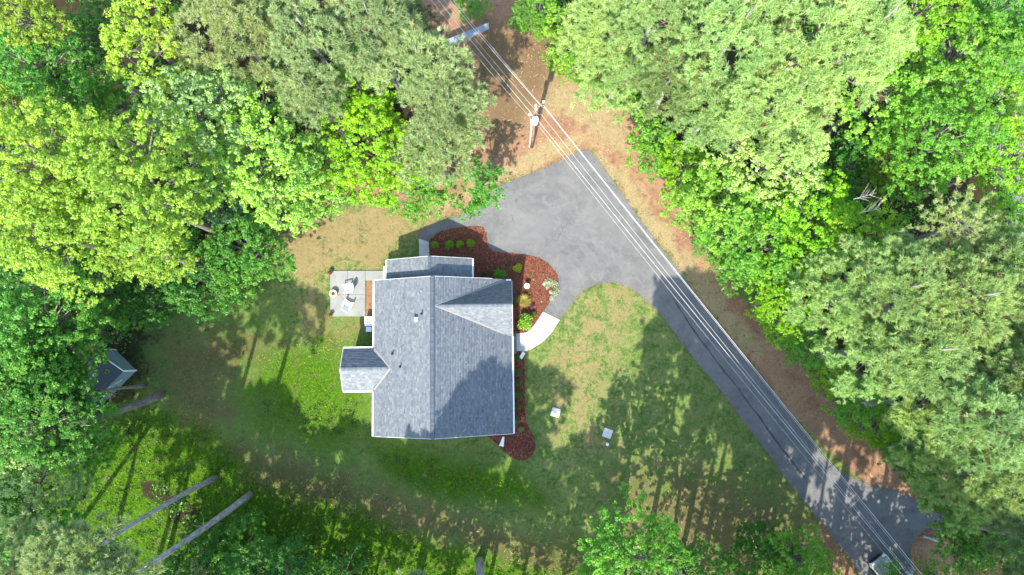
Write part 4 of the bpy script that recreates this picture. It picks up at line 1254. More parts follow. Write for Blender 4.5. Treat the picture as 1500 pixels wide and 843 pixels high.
TREES = [
 # --- upper left wood
 ('B', 38, 22, 52, 19, 'lime', 'lime green tree filling the very top left corner of the wood'),
 ('B', 62, 100, 72, 16, 'mid', 'cool green tree just below the top left corner'),
 ('B', 142, 45, 48, 11, 'dark', 'dark green tree in the gap near the top left corner'),
 ('B', 215, 62, 66, 19, 'lime', 'yellow green tree beside the grey pines at the top left'),
 ('B', 108, 158, 58, 14, 'mid', 'mid green tree above the big yellow green crowns on the left'),
 ('B', 172, 150, 42, 12, 'bright', 'fresh green small crown between two yellow green crowns on the left'),
 ('B', 15, 165, 45, 15, 'olive', 'olive tree at the left edge above the biggest lime crown'),
 ('B', 60, 240, 108, 22, 'lime', 'largest lime crown against the left edge of the picture'),
 ('B', 195, 285, 112, 22, 'lime', 'broad lime crown with pale branches, the farthest right of the left lime crowns'),
 ('B', 75, 345, 88, 20, 'lime', 'lime crown at the left edge with a scalloped lower rim'),
 ('B', 215, 365, 62, 17, 'lime', 'lime crown hanging over the dark understory on the left'),
 ('G', 300, 165, 88, 18, 'pale', 'pale shiny leaved tree right below the upper left pines'),
 ('G', 385, 225, 100, 16, 'fresh', 'wide fresh green tree above the dry lawn corner'),
 ('G', 455, 265, 62, 12, 'fresh', 'fresh green tree whose rim touches the dry lawn'),
 ('B', 335, 275, 62, 9, 'blue', 'bluish dark tree shaded under the wide fresh green tree'),
 ('B', 365, 365, 58, 8, 'mid', 'mid green tree at the left edge of the dry lawn'),
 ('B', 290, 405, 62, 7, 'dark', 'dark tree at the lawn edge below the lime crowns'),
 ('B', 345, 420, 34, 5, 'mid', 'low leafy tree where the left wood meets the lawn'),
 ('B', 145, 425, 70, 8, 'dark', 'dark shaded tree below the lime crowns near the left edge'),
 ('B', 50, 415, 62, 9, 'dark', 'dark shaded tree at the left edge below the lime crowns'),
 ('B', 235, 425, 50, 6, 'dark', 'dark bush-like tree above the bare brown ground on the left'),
 ('B', 188, 460, 24, 4, 'bright', 'bright small bush alone on the bare ground above the shed'),
 ('P', 345, 50, 88, 19, 'pine', 'grey green pine at the top left next to the yellow green tree'),
 ('P', 455, 60, 92, 18.5, 'pine', 'grey green pine in the middle of the upper left pines'),
 ('P', 545, 35, 70, 18, 'pine', 'grey green pine at the top edge nearest the power lines'),
 ('P', 460, 140, 52, 16, 'pine', 'small grey pine pointing down into the fresh green trees'),
 ('P', 615, 95, 70, 17, 'pine', 'grey pine left of the power lines near the blue grey lean-to'),
 ('P', 660, 155, 62, 16, 'pine', 'grey pine with its crown edge nearest the utility pole'),
 ('P', 640, 222, 60, 14.5, 'pine', 'lowest grey pine above the dry lawn left of the drive'),
 ('B', 530, 130, 55, 14, 'limeg', 'upper yellow green tree squeezed between grey pines'),
 ('B', 545, 220, 82, 13.5, 'limeg', 'bright yellow green tree above the dry lawn between grey pines'),
 ('B', 560, 60, 40, 9, 'dark', 'dark green understory tree in the gap between the upper pines'),
 ('B', 615, 272, 48, 9, 'bright', 'bright green tree with its rim over the dry lawn'),
 ('B', 700, 272, 40, 7.5, 'mid', 'open leafed small tree overhanging the left edge of the drive'),
 # --- lower left wood
 ('B', 55, 480, 88, 14, 'mid', 'mid green tree above the shed at the left edge'),
 ('B', 82, 520, 60, 11, 'mid', 'green tree leaning over the dark roof of the shed'),
 ('B', 20, 560, 80, 14, 'mid', 'green tree at the left edge beside the shed'),
 ('B', 48, 600, 66, 13, 'mid', 'green tree below the shed roof on the left'),
 ('G', 45, 680, 92, 14, 'pale', 'glossy white flecked green tree at the lower left edge'),
 ('B', 128, 650, 48, 9, 'bright', 'light green tree reaching out below the shed'),
 ('B', 25, 760, 70, 12, 'mid', 'green tree behind the bottom left pine'),
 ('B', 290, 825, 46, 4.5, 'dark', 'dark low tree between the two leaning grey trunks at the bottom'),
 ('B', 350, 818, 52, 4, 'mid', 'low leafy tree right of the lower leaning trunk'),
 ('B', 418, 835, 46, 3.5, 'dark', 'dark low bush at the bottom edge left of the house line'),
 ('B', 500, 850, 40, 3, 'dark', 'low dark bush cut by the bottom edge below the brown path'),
 # --- bottom centre and right
 ('B', 922, 828, 82, 13, 'bright', 'bright green tree standing up from the bottom edge of the front lawn'),
 ('B', 1005, 835, 50, 9, 'mid', 'green tree joined to the right side of the bright tree at the bottom edge'),
 ('B', 1118, 815, 48, 7, 'dark', 'dark green tree at the bottom edge left of the drive'),
 ('B', 1172, 826, 48, 9.5, 'bright', 'bright green tree at the bottom edge nearest the drive'),
 ('B', 1308, 836, 13, 3.2, 'bright', 'small leafy sapling overhanging the parked car'),
 ('B', 1365, 840, 22, 2.5, 'bright', 'bright low bush right of the drive at the bottom edge'),
 ('B', 1415, 795, 40, 7, 'mid', 'green tree on the straw bank right of the drive end'),
 ('B', 1455, 775, 50, 9, 'mid', 'green tree with bare twigs in the lower right corner'),
 ('B', 1395, 760, 30, 6, 'olive', 'olive small tree over the branching drive at the lower right', .05),
 # --- right verge shrubs and small trees
 ('B', 1128, 440, 30, 6.5, 'limeg', 'lime small tree on the verge at the top of the drive shade'),
 ('B', 1142, 480, 30, 6, 'limeg', 'lime small tree where the drive verge turns shady'),
 ('B', 1178, 511, 30, 6, 'bright', 'bright verge tree second down along the shaded straw'),
 ('B', 1216, 551, 31, 6, 'limeg', 'bright verge tree third down along the shaded straw'),
 ('B', 1256, 589, 35, 6, 'bright', 'bright verge tree in the middle of the row beside the red straw'),
 ('B', 1290, 627, 39, 6, 'limeg', 'bright verge tree beside the widest part of the red straw'),
 ('B', 1330, 654, 39, 6, 'mid', 'mid green verge tree near the lower end of the red straw'),
 ('B', 1352, 692, 30, 5, 'mid', 'mid green verge tree lowest beside the red straw'),
 # --- right pines
 ('P', 1225, 435, 78, 14, 'pineb', 'pale pine next to the lime trees at the right of the drive'),
 ('P', 1310, 425, 84, 19, 'pineb', 'pale pine left of the sparse cedar foot'),
 ('P', 1405, 440, 84, 20, 'pineb', 'pale pine below the sparse grey cedar'),
 ('P', 1488, 400, 70, 20, 'pined', 'darker pine at the right edge beside the cedar'),
 ('P', 1290, 520, 76, 15, 'pineb', 'pale pine behind the bright verge trees in mid row'),
 ('P', 1350, 515, 70, 19, 'pineb', 'pale pine left of the bare horizontal trunk'),
 ('P', 1372, 600, 80, 15, 'pineb', 'pale pine behind the lower verge trees'),
 ('P', 1440, 610, 86, 20, 'pineb', 'pale pine below the bare horizontal trunk'),
 ('P', 1500, 560, 58, 20, 'pined', 'darker pine at the right edge near the bare trunk'),
 ('P', 1400, 700, 76, 12, 'pineb', 'pale pine reaching over the branch of the drive', .02),
 ('P', 1470, 690, 78, 18, 'pineb', 'pale pine at the lower right edge'),
 ('P', 1500, 790, 60, 17, 'pined', 'darker pine in the lower right corner', 1.5),
 ('C', 1400, 335, 78, 19, 'cedar', 'sparse grey cedar with bare pale limbs at the right'),
 # --- upper right wood
 ('B', 790, 22, 40, 5, 'bright', 'bright small tree at the top edge right of the power lines'),
 ('B', 690, 8, 24, 3.5, 'bright', 'bright bush at the top edge right under the power lines'),
 ('B', 832, 52, 42, 6, 'fresh', 'fresh green tree at the top right of the straw clearing'),
 ('B', 848, 92, 38, 5, 'bright', 'bright green tree by the tip of the pole shadow'),
 ('P', 880, 55, 66, 12, 'pineb', 'pale pine beside the bright trees at the top of the clearing'),
 ('P', 955, 30, 78, 17, 'pineb', 'pale pine at the top edge, left of the widest pines'),
 ('P', 905, 115, 62, 11, 'pineb', 'pale pine with its edge over the sunny straw clearing'),
 ('P', 985, 110, 66, 16, 'pined', 'darker pine in the hollow between the upper right pines'),
 ('P', 1075, 50, 98, 20, 'pineb', 'wide pale pine at the top edge right of centre'),
 ('P', 1190, 60, 108, 21, 'pineb', 'widest pale pine of the upper right wood'),
 ('P', 1275, 50, 66, 21, 'pineb', 'pale pine at the top edge next to the lime trees'),
 ('P', 1145, 150, 92, 19, 'pineb', 'pale pine in front of the widest upper right pine'),
 ('P', 1040, 165, 62, 15, 'pineb', 'lowest pale pine of the upper right group'),
 ('B', 955, 205, 38, 5.5, 'bright', 'bright tree at the straw edge under the lowest upper pine'),
 ('B', 1000, 250, 42, 7, 'limeg', 'lime tree beside the straw right of the drive tip'),
 ('B', 965, 235, 28, 4, 'mid', 'low green tree closest to the straw right of the drive tip'),
 ('B', 1022, 300, 45, 8, 'fresh', 'fresh green tree over the shadow notch in the straw'),
 ('G', 1130, 235, 80, 14, 'pale', 'pale leafy crown right below the upper right pines'),
 ('B', 1070, 300, 62, 11, 'fresh', 'fresh green tree in the middle of the right wood edge'),
 ('B', 1110, 355, 66, 11, 'bright', 'bright tree at the right wood edge above the lime trees'),
 ('B', 1195, 330, 76, 13, 'limeg', 'lime tree left of the bare grey twigs'),
 ('B', 1262, 345, 52, 14, 'limeg', 'lime tree under the bare grey twigs'),
 ('B', 1160, 405, 50, 10, 'limeg', 'lime tree above the pale pine on the right'),
 ('B', 1075, 395, 34, 6, 'mid', 'green tree at the verge by the dry strip'),
 ('B', 1040, 350, 30, 4.5, 'mid', 'low green tree on the verge beside the shadow notch'),
 ('B', 1235, 255, 58, 9, 'dark', 'dark shaded tree in the deep gap of the right wood'),
 ('B', 1310, 250, 48, 11, 'olive', 'olive tree in the shade behind the bare grey twigs'),
 ('B', 1370, 210, 84, 17, 'bright', 'wide bright tree in the middle of the far right wood'),
 ('B', 1300, 130, 78, 15, 'fresh', 'fresh green tree touching the widest upper right pine'),
 ('B', 1345, 25, 58, 18, 'limeg', 'lime tree at the top edge right of the pines'),
 ('B', 1410, 85, 78, 17, 'bright', 'bright tree below the top edge at the far right'),
 ('B', 1465, 20, 62, 17, 'mid', 'mid green tree in the top right corner'),
 ('B', 1462, 150, 54, 12, 'fresh', 'fresh green tree beside the glimpse of road at the right edge'),
 ('B', 1492, 65, 62, 15, 'bright', 'bright tree at the right edge above the glimpse of road'),
 ('B', 1475, 235, 62, 16, 'limeg', 'lime tree at the right edge below the glimpse of road'),
 ('B', 1490, 305, 34, 12, 'mid', 'mid green tree at the right edge above the darker pine'),
]
for T in TREES: tree(*T)

# the two tall pines whose bare trunks cross the lower left lawn, and others rooted in view
def tall_pine(base, topp, rad, crown_r, hue, label, lean_pts=None, crown=True, name='pine_tree', trunk_mat=None, cls='PL', zt=21):
    b = V(*base); tp = V(topp[0], topp[1], topp[2])
    t = thing(name, b, label, 'pine tree' if name == 'pine_tree' else 'tree', 'pines of the surrounding wood' if name == 'pine_tree' else 'leafy trees of the surrounding wood')
    L = tp - b
    m_ = MB()
    k = 9
    pts = []
    for i in range(k + 1):
        q = i / k
        p = L * q
        if lean_pts: p += Vector((lean_pts[0], lean_pts[1], 0)) * math.sin(q * math.pi)
        pts.append(p)
    m_.tube(pts, [rad * (1.18 if i == 0 else 1) * (1 - .5 * i / k) for i in range(k + 1)], 10)
    # dead stubs
    r_ = random.Random(int(base[0]))
    for i in range(7):
        q = r_.uniform(.35, .95); p = L * q; an = r_.uniform(0, 6.28)
        ln = r_.uniform(.5, 1.6)
        m_.tube([p, p + Vector((math.cos(an) * ln, math.sin(an) * ln, r_.uniform(-.2, .5)))], [.035, .012], 4)
    m_.build('trunk', trunk_mat or M['pinebark'], t, smooth=True)
    if crown:
        c_ = link('crown', LIB[cls][int(base[0]) % len(LIB[cls])], t)
        s = crown_r / RCL[cls]
        c_.scale = (s, s, s); c_.location = L + Vector((0, 0, .1))
        h = HUE[hue]; c_.color = (*h, 1)
    return t
tall_pine((316, 700, 0), (112, 822, 18.5), .25, 3.0, 'pine', 'tall pine whose bare grey trunk leans across the lower left, the upper of two', (.15, .35))
tall_pine((366, 725, 0), (172, 858, 19), .29, 2.9, 'pine', 'tall pine whose bare grey trunk leans across the lower left, the lower of two', (-.2, -.3))
tall_pine((85, 810, 0), (25, 858, 17), .22, 3.4, 'pine', 'grey pine crown filling the bottom left corner')
tall_pine((236, 578, 0), (62, 622, 12.5), .34, 3.9, 'mid', 'leafy tree with a stout curved grey trunk beside the shed', (0, -.5), True, 'broadleaf_tree', M['bark'], 'L')
tall_pine((212, 566, 0), (112, 583, 8), .16, 1.7, 'mid', 'leafy tree with a thin trunk crossing the wall of the shed', (0, .2), True, 'broadleaf_tree', M['bark'], 'M')
tall_pine((703, 822, 0), (705, 985, 17), .36, 3.2, 'pine', 'pine with a thick grey foot at the bottom edge below the house')
tall_pine((1404, 538, 0), (1502, 538, 15), .26, 4.0, 'pined', 'pine with a bare horizontal looking trunk in a gap of the right pines')
tall_pine((396, 808, 0), (365, 845, 8), .13, 2.6, 'dark', 'slim trunk leaning left at the bottom edge', None, True, 'broadleaf_tree', M['bark'], 'M')
tall_pine((448, 815, 0), (420, 862, 9), .13, 2.6, 'dark', 'slim trunk leaning left at the bottom edge, the farther right of two', None, True, 'broadleaf_tree', M['bark'], 'M')

# the wood goes on beyond the frame to the south and throws its shade over the lawn
SOUTH = [(-36, -20.5, 23), (-31, -21, 19), (-24.5, -22, 16), (-18, -24, 17), (-9.0, -22.6, 18.5), (-6.0, -20.3, 20.6),
         (11.0, -20.2, 26), (14.2, -20.2, 26.5), (17.8, -20.5, 25.5), (20.8, -20.5, 25.5), (23.8, -20.7, 25), (27, -21, 25), (31, -21, 24), (36, -21.5, 24),
         (-33, -26, 23), (-27, -27, 24), (-15.5, -28, 20), (-10, -27, 20), (-4, -27, 20), (2.5, -29, 21), (15.5, -23.6, 26), (19.3, -23.8, 26), (23, -24, 26), (26.5, -24.2, 25.5), (30, -24.4, 25), (34, -24.5, 24), (13.5, -26.5, 25), (19, -27, 24), (24.5, -26, 24), (30, -27, 24), (35, -27, 23)]
for i, (x, y, h) in enumerate(SOUTH):
    r_ = random.Random(50 + i)
    t = thing('pine_tree', (x, y, 0), 'tall pine standing in the wood just beyond the bottom edge', 'pine tree', 'pines beyond the bottom edge')
    rr = r_.uniform(3.6, 4.5)
    c_ = link('crown', LIB['PD'][i % 2] if x > -12 and x < 40 and y > -24.8 else LIB['PL'][i % 4], t)
    lean = 2.6 if y > -23 else 1.5
    c_.location = (r_.uniform(-.5, .5), lean, h - rr * 1.0); s = rr / 4.6; c_.scale = (s, s, s * 1.35); c_.rotation_euler = (0, 0, r_.uniform(0, 6))
    c_.color = (*HUE['pine'], 1)
    k = link('trunk', TRP[i % 3], t); L = Vector((c_.location.x, c_.location.y, h - rr * .7)); k.scale = (.24, .24, L.length); k.rotation_euler = L.to_track_quat('Z', 'Y').to_euler()
LOW = [(-28, -23, 11), (-21, -22.5, 10), (-13, -23, 12), (-6, -22.5, 11), (0, -23, 12), (6, -23, 11), (17, -23.5, 12), (23, -23.5, 11), (28, -24, 12), (31.5, -22, 11), (34.5, -23, 11), (38, -23.5, 12), (34, -28, 14)]
for i, (x, y, h) in enumerate(LOW):
    r_ = random.Random(90 + i)
    t = thing('broadleaf_tree', (x, y, 0), 'leafy tree standing under the pines just beyond the bottom edge', 'tree', 'leafy trees beyond the bottom edge')
    c_ = link('crown', LIB['L'][i % 6], t)
    c_.location = (0, 0, h - 2.6); s = r_.uniform(.62, .74); c_.scale = (s, s, s); c_.rotation_euler = (0, 0, r_.uniform(0, 6)); c_.color = (*HUE['mid'], 1)
    k = link('trunk', TR[i % 4], t); k.scale = (.2, .2, h - 3)

# ------------------------------------------------------------------ garden plants
def plant(name, u, v, z, radii, n, size, hue, label, seed, cat='shrub', mat='leaf', group=None, stem=True):
    t = thing(name, V(u, v, z), label, cat, group)
    a, b, c_ = radii
    r_ = np.random.default_rng(seed)
    k = 7
    cs = r_.normal(size=(k, 3)); cs /= np.linalg.norm(cs, axis=1)[:, None]; cs[:, 2] = np.abs(cs[:, 2])
    cs = np.concatenate([cs * np.array([a, b, c_]) * .45, [[0, 0, c_ * .3]]]) + np.array([0, 0, c_ * .55])
    vv, ff, tt = leaf_cloud(cs, np.tile(np.array([[a * .56, b * .56, c_ * .56]]), (len(cs), 1)), max(4, n // len(cs)), size, seed, up=.45)
    vv[:, 2] = np.maximum(vv[:, 2], .01)
    o = link('foliage', np_mesh('foliage', vv, ff, None, [M[mat]], tt), t); o.color = (*hue, 1)
    if stem:
        m_ = MB(); m_.tube([(0, 0, -.02), (0, 0, c_ * .8)], [.03, .015], 5); m_.build('stem', M['bark'], t)
    return t
G = HUE
BX_ = 'clipped round shrubs along the garage'
for i, (u, v, r_, lab) in enumerate([(637.5, 360, .42, 'smallest clipped round shrub, beside the concrete side walk'), (659, 360.5, .52, 'clipped round shrub, second from the concrete side walk'), (674, 359.5, .46, 'clipped round shrub, second from the drive'), (690, 358.5, .52, 'clipped round shrub nearest the drive')]):
    plant('round_shrub', u, v, .07, (r_, r_, r_ * .95), 900, .085, (.17, .34, .012), lab, 20 + i, group=BX_)
for i, (u, v) in enumerate([(655.5, 345.5), (665.5, 342.5), (674.5, 341), (682, 341.5), (691, 341.5)]):
    plant('seedling', u, v, .07, (.10, .10, .08), 24, .06, (.20, .22, .03), 'tiny yellow green seedling in a row in the shaded mulch', 40 + i, 'seedling', group='row of seedlings in the mulch', stem=False)
plant('round_shrub', 758, 393, .07, (.52, .52, .5), 900, .095, (.34, .42, .015), 'yellow green round shrub at the edge of the house shadow', 60)
plant('leafy_bush', 732, 402, .07, (.75, .52, .75), 900, .12, (.11, .30, .012), 'bright leafy bush against the corner of the front gable', 61)
plant('leafy_bush', 711, 401, .07, (.5, .4, .5), 160, .12, (.05, .075, .03), 'dark open bush in the shade between garage and front gable', 62)
plant('leafy_bush', 745.5, 388, .07, (.28, .28, .3), 110, .09, (.08, .10, .05), 'dull grey green plant left of the yellow green round shrub', 63)
plant('leafy_bush', 753.5, 408, .07, (.22, .22, .25), 120, .08, (.08, .17, .02), 'small green plant by the front gable corner', 64)
plant('leafy_bush', 753, 427, .07, (.2, .36, .25), 120, .09, (.06, .12, .02), 'narrow green plant in the shade under the front gable wall', 65)
plant('leafy_bush', 768, 473, .07, (.92, .9, .95), 1500, .13, (.17, .36, .018), 'large glossy bush with pale flecks beside the front walk', 66, mat='gloss')
plant('leafy_bush', 782, 461, .07, (.32, .32, .35), 300, .08, (.10, .18, .02), 'small round bush between the large glossy bush and the drive', 67)
plant('leafy_bush', 779, 450, .07, (.3, .36, .3), 240, .08, (.16, .06, .10), 'purple leaved bush in the front mulch bed', 68)
plant('seedling', 777, 402.5, .07, (.15, .15, .12), 40, .08, (.12, .20, .03), 'small green plant in the sunny mulch above the birdbath', 69, 'small plant', stem=False)
plant('seedling', 795.5, 402.5, .07, (.2, .15, .12), 60, .09, (.16, .27, .10), 'pale green plant in the sunny mulch near the drive', 70, 'small plant', stem=False)
plant('seedling', 781.5, 409.5, .07, (.14, .14, .1), 30, .08, (.30, .33, .03), 'yellow plant in the sunny mulch right of the birdbath', 71, 'small plant', stem=False)
plant('seedling', 777.5, 428, .07, (.14, .14, .12), 36, .08, (.10, .22, .03), 'green plant in the mulch just below the birdbath', 72, 'small plant', stem=False)
plant('seedling', 791, 427.5, .07, (.13, .13, .1), 30, .07, (.17, .05, .09), 'purple plant in the middle of the sunny mulch', 73, 'small plant', stem=False)
plant('seedling', 793, 442, .07, (.10, .10, .1), 24, .06, (.5, .52, .48), 'white flowering plant in the lower sunny mulch', 74, 'small plant', stem=False)
# ornamental grass: blades in a fountain
def fountain(u, v, z, rad, hgt, n, hue, label, seed):
    t = thing('ornamental_grass', V(u, v, z), label, 'ornamental grass')
    r_ = np.random.default_rng(seed)
    a = r_.uniform(0, 6.28, n); rr = rad * r_.uniform(.3, 1, n); h = hgt * r_.uniform(.5, 1, n); w_ = .018
    b0 = r_.normal(0, .07, (n, 2)); ca, sa = np.cos(a), np.sin(a)
    def pt(f, zf, s_): return np.stack([b0[:, 0] + ca * rr * f - sa * s_ * w_, b0[:, 1] + sa * rr * f + ca * s_ * w_, h * zf], 1)
    v4 = np.stack([pt(0, 0, -1), pt(0, 0, 1), pt(.5, .85, 1), pt(.5, .85, -1), pt(1, .72, 0)], 1).reshape(-1, 3)
    i0 = np.arange(n) * 5
    f4 = np.stack([i0, i0 + 1, i0 + 2, i0 + 3], 1); f3 = np.stack([i0 + 3, i0 + 2, i0 + 4], 1)
    tt = r_.random(n)
    o = link('blades', np_mesh('blades', v4, f4, f3, [M['leaf']], np.concatenate([tt, tt])), t); o.name = 'blade_clump'; o.color = (*hue, 1)
    return t
fountain(767, 441, .07, .72, .75, 700, (.40, .34, .07), 'golden ornamental grass clump below the birdbath', 80)
fountain(756, 441, .07, .35, .5, 160, (.16, .20, .03), 'greener grass clump between the golden grass and the house wall', 81)
# white flowered ground cover
t = thing('ground_cover', V(812, 423, .07), 'whitish green ground cover spilling along the drive edge of the mulch', 'ground cover')
cs = []
for u, v, r_ in ((800, 415, .35), (806, 414, .4), (813, 417, .4), (816, 424, .35), (813, 431, .3), (809, 437, .28), (802, 421, .25), (797, 416, .2), (807, 428, .2)):
    p = V(u, v, .07) - t.location; cs.append((p.x, p.y, .08, r_))
cs = np.array(cs)
vv, ff, tt = leaf_cloud(cs[:, :3], np.stack([cs[:, 3], cs[:, 3], np.full(len(cs), .12)], 1), 130, .10, 90)
vv[:, 2] = np.maximum(vv[:, 2], .0)
o = link('foliage', np_mesh('foliage', vv, ff, None, [M['leaf']], tt), t); o.color = (.42, .50, .36, 1)
for i, (u, v, r_, lab) in enumerate([(757, 524, .40, 'low dark shrub nearest the front walk in the side bed'), (758, 545, .45, 'second low shrub down the side bed'), (758, 562, .45, 'third low shrub down the side bed'), (758.5, 578, .48, 'low shrub with a yellow flower halfway down the side bed'),
                                     (757.5, 596, .42, 'low shrub in the lower half of the side bed'), (757.5, 616, .42, 'last dark low shrub beside the lower roof corner'), (763.5, 629, .34, 'small pale shrub where the side bed widens')]):
    plant('low_shrub', u, v, .07, (r_, r_, .42), 460, .095, (.075, .18, .02) if i < 6 else (.12, .19, .05), lab, 100 + i, group='low shrubs along the side bed')
plant('seedling', 776, 660, .07, (.28, .2, .15), 80, .08, (.04, .10, .03), 'dark green plant in the rounded end of the side bed', 110, 'small plant', stem=False)
plant('seedling', 769, 668, .07, (.2, .26, .15), 60, .08, (.16, .13, .02), 'yellowish plant at the bottom tip of the side bed', 111, 'small plant', stem=False)
plant('seedling', 771, 649, .07, (.32, .2, .12), 50, .07, (.05, .035, .06), 'dusky purple plant in the rounded end of the side bed', 112, 'small plant', stem=False)

# ferns and ground cover in the lush corner (uncountable)
N = 2600
px_ = rng.uniform(60, 720, N); py_ = rng.uniform(590, 850, N)
k_ = (zone_mask('lush', px_, py_) > .6) & (zone_mask('floor', px_, py_) < .4) & (zone_mask('brown', px_, py_) < .4) & (np.hypot(px_ - 350, py_ - 800) + 80 * rng.random(N) < 330)
cs = np.array([(*W(a, b), .05) for a, b in zip(px_[k_], py_[k_])])
vv, ff, tt = leaf_cloud(cs, np.tile([[.28, .28, .1]], (len(cs), 1)) * rng.uniform(.5, 1.5, (len(cs), 1)), 10, .14, 120)
vv[:, 2] = np.maximum(vv[:, 2], .005)
o = tag(link('ground_ivy', np_mesh('ground_ivy', vv, ff, None, [M['leaf']], tt)), kind='stuff'); o.color = (.075, .17, .012, 1)
# dark bush understory inside the woods (reads as one mass)
N = 2600
px_ = rng.uniform(-80, 1560, N); py_ = rng.uniform(-40, 860, N)
k_ = (zone_mask('floor', px_, py_) > .85)
cs = np.array([(*W(a, b), .5) for a, b in zip(px_[k_], py_[k_])])
vv, ff, tt = leaf_cloud(cs, np.tile([[.9, .9, .5]], (len(cs), 1)) * rng.uniform(.5, 1.5, (len(cs), 1)), 46, .24, 121)
vv[:, 2] = np.maximum(vv[:, 2], .02)
o = tag(link('undergrowth', np_mesh('undergrowth', vv, ff, None, [M['leaf']], tt)), kind='stuff'); o.color = (.12, .33, .03, 1)

# bare grey branches
def dead_branch(u, v, z, dirv, label, seed, n=6, ln=2.4):
    t = thing('dead_branch', V(u, v, z), label, 'bare branch')
    r_ = random.Random(seed)
    m_ = MB(); D_ = Vector(dirv).normalized()
    m_.tube([(0, 0, 0), D_ * ln * .5, D_ * ln], [.03, .02, .008], 5)
    for i in range(n):
        q = r_.uniform(.15, .85); s_ = r_.choice((-1, 1))
        sd = Vector((-D_.y, D_.x, 0)) * s_ * r_.uniform(.4, .9) + D_ * r_.uniform(.4, .9) + Vector((0, 0, r_.uniform(-.1, .4)))
        p = D_ * ln * q
        m_.tube([p, p + sd * r_.uniform(.5, 1.1)], [.02, .006], 4)
    m_.build('limb', M['twig'], t)
dead_branch(1250, 292, 14.6, (1, .25, .15), 'bare grey twigs sticking out above the lime trees, the upper spray', 1, 9, 1.6)
dead_branch(1258, 312, 14.4, (1, .18, .1), 'bare grey twigs sticking out above the lime trees, the lower spray', 2, 9, 1.5)
# fallen log and bare trunk on the straw bank at the lower right
t = thing('fallen_log', V(1352, 786, .12), 'short pale fallen log on the straw bank by the drive end', 'log')
m_ = MB(); m_.tube([(0, 0, 0), (.7, -.2, .03), (1.5, -.55, .05)], [.12, .11, .07], 7); m_.build('stem', M['twig'], t)
m_ = MB(); m_.tube([(.9, -.3, .05), (1.25, -.1, .2)], [.05, .02], 5); m_.build('stub', M['twig'], t)

# ------------------------------------------------------------------ parked car
cf = V(1284, 818, .6)
ax = Vector((*W(1284 + 60, 818 + 80, .6), 0)) - Vector((cf.x, cf.y, 0)); ax.normalize()      # towards the rear
car = thing('parked_car', (cf.x + ax.x * 2.25, cf.y + ax.y * 2.25, .03), 'champagne silver car parked on the drive under overhanging leaves', 'car')
car.rotation_euler = (0, 0, math.atan2(-ax.y, -ax.x))          # local +X points to the nose
ST = [ # x, half width low, half width belt, half width top, z sill, z belt, z top
 (2.24, .72, .74, .62, .36, .58, .63), (2.16, .83, .84, .68, .26, .66, .72), (1.95, .87, .885, .71, .22, .75, .82), (1.5, .88, .90, .72, .22, .82, .90), (1.0, .88, .91, .74, .22, .88, .96), (.78, .88, .91, .75, .22, .90, .99),
 (.30, .88, .91, .66, .22, .92, 1.26), (-.02, .88, .91, .62, .22, .93, 1.42), (-.5, .88, .91, .62, .22, .94, 1.46), (-1.0, .88, .91, .61, .22, .95, 1.44), (-1.35, .88, .91, .60, .22, .96, 1.38), (-1.85, .87, .90, .68, .22, .97, 1.04), (-2.1, .82, .86, .66, .26, .94, .98), (-2.22, .62, .64, .5, .38, .82, .86)]
secs = []
for x, wl, wb, wt, zs, zb, zt in ST:
    half = [(wl * .92, zs), (wl, zs + .10), (wb, (zs + zb) / 2 + .05), (wb * .985, zb), (wt, zt - .02 if zt - zb > .15 else zt - .01), (wt * .55, zt + .02), (0, zt + .03)]
    ring = [(x, -y, z) for y, z in half] + [(x, y, z) for y, z in reversed(half[:-1])]
    secs.append(ring)
nr = len(secs[0]); allv = [p for s_ in secs for p in s_]
groups = {'body': [], 'windshield': [], 'rear_window': [], 'side_window': [], 'side_window2': []}
for i in range(len(secs) - 1):
    x0 = ST[i][0]
    for k in range(nr - 1):
        q = (i * nr + k, i * nr + k + 1, (i + 1) * nr + k + 1, (i + 1) * nr + k)
        key = 'body'
        if i in (5, 6) and k in (4, 5, 6, 7): key = 'windshield'
        elif i == 10 and k in (4, 5, 6, 7): key = 'rear_window'
        elif 6 <= i <= 9 and k == 3: key = 'side_window'
        elif 6 <= i <= 9 and k == 8: key = 'side_window2'
        groups[key].append(q)
groups['body'].append(tuple(range(nr))); groups['body'].append(tuple(reversed(range((len(secs) - 1) * nr, len(secs) * nr))))
for key, fs in groups.items():
    m_ = MB(); use = sorted({i for q in fs for i in q}); mp = {a: b for b, a in enumerate(use)}
    m_.add([allv[i] for i in use], [tuple(mp[i] for i in q) for q in fs])
    m_.build(key.replace('2', ''), M['carpaint'] if key == 'body' else M['glass'], car, smooth=(key == 'body'))
for x in (1.38, -1.35):
    for s_ in (-1, 1):
        wo = link('wheel', None, car); wo.location = (x, s_ * .80, .33); wo.rotation_euler = (math.pi / 2, 0, 0)
        m_ = MB(); m_.lathe([(.21, -.1), (.31, -.11), (.335, -.06), (.335, .06), (.31, .11), (.21, .1)], 20); m_.build('tyre', M['black'], wo)
        m_ = MB(); m_.lathe([(.215, -.08), (.06, -.1), (.05, .1), (.215, .08)], 14); m_.build('rim', M['chrome'], wo)
for s_ in (-1, 1):
    m_ = MB(); m_.box((2.06, s_ * .60, .70), (.34, .30, .12), s_ * R(-16), .8); m_.build('headlight', M['lamp'], car)
    m_ = MB(); m_.box((.62, s_ * 1.0, .98), (.16, .2, .14), 0, .8); m_.build('mirror', M['carpaint'], car)
    m_ = MB(); m_.box((-2.16, s_ * .62, .80), (.1, .3, .14)); m_.build('tail_light', M['red'], car)
    m_ = MB(); m_.tube([(2.0, s_ * .50, .815), (1.4, s_ * .56, .925), (.85, s_ * .62, .995)], .018, 5); m_.build('bonnet_crease', M['carpaint'], car)
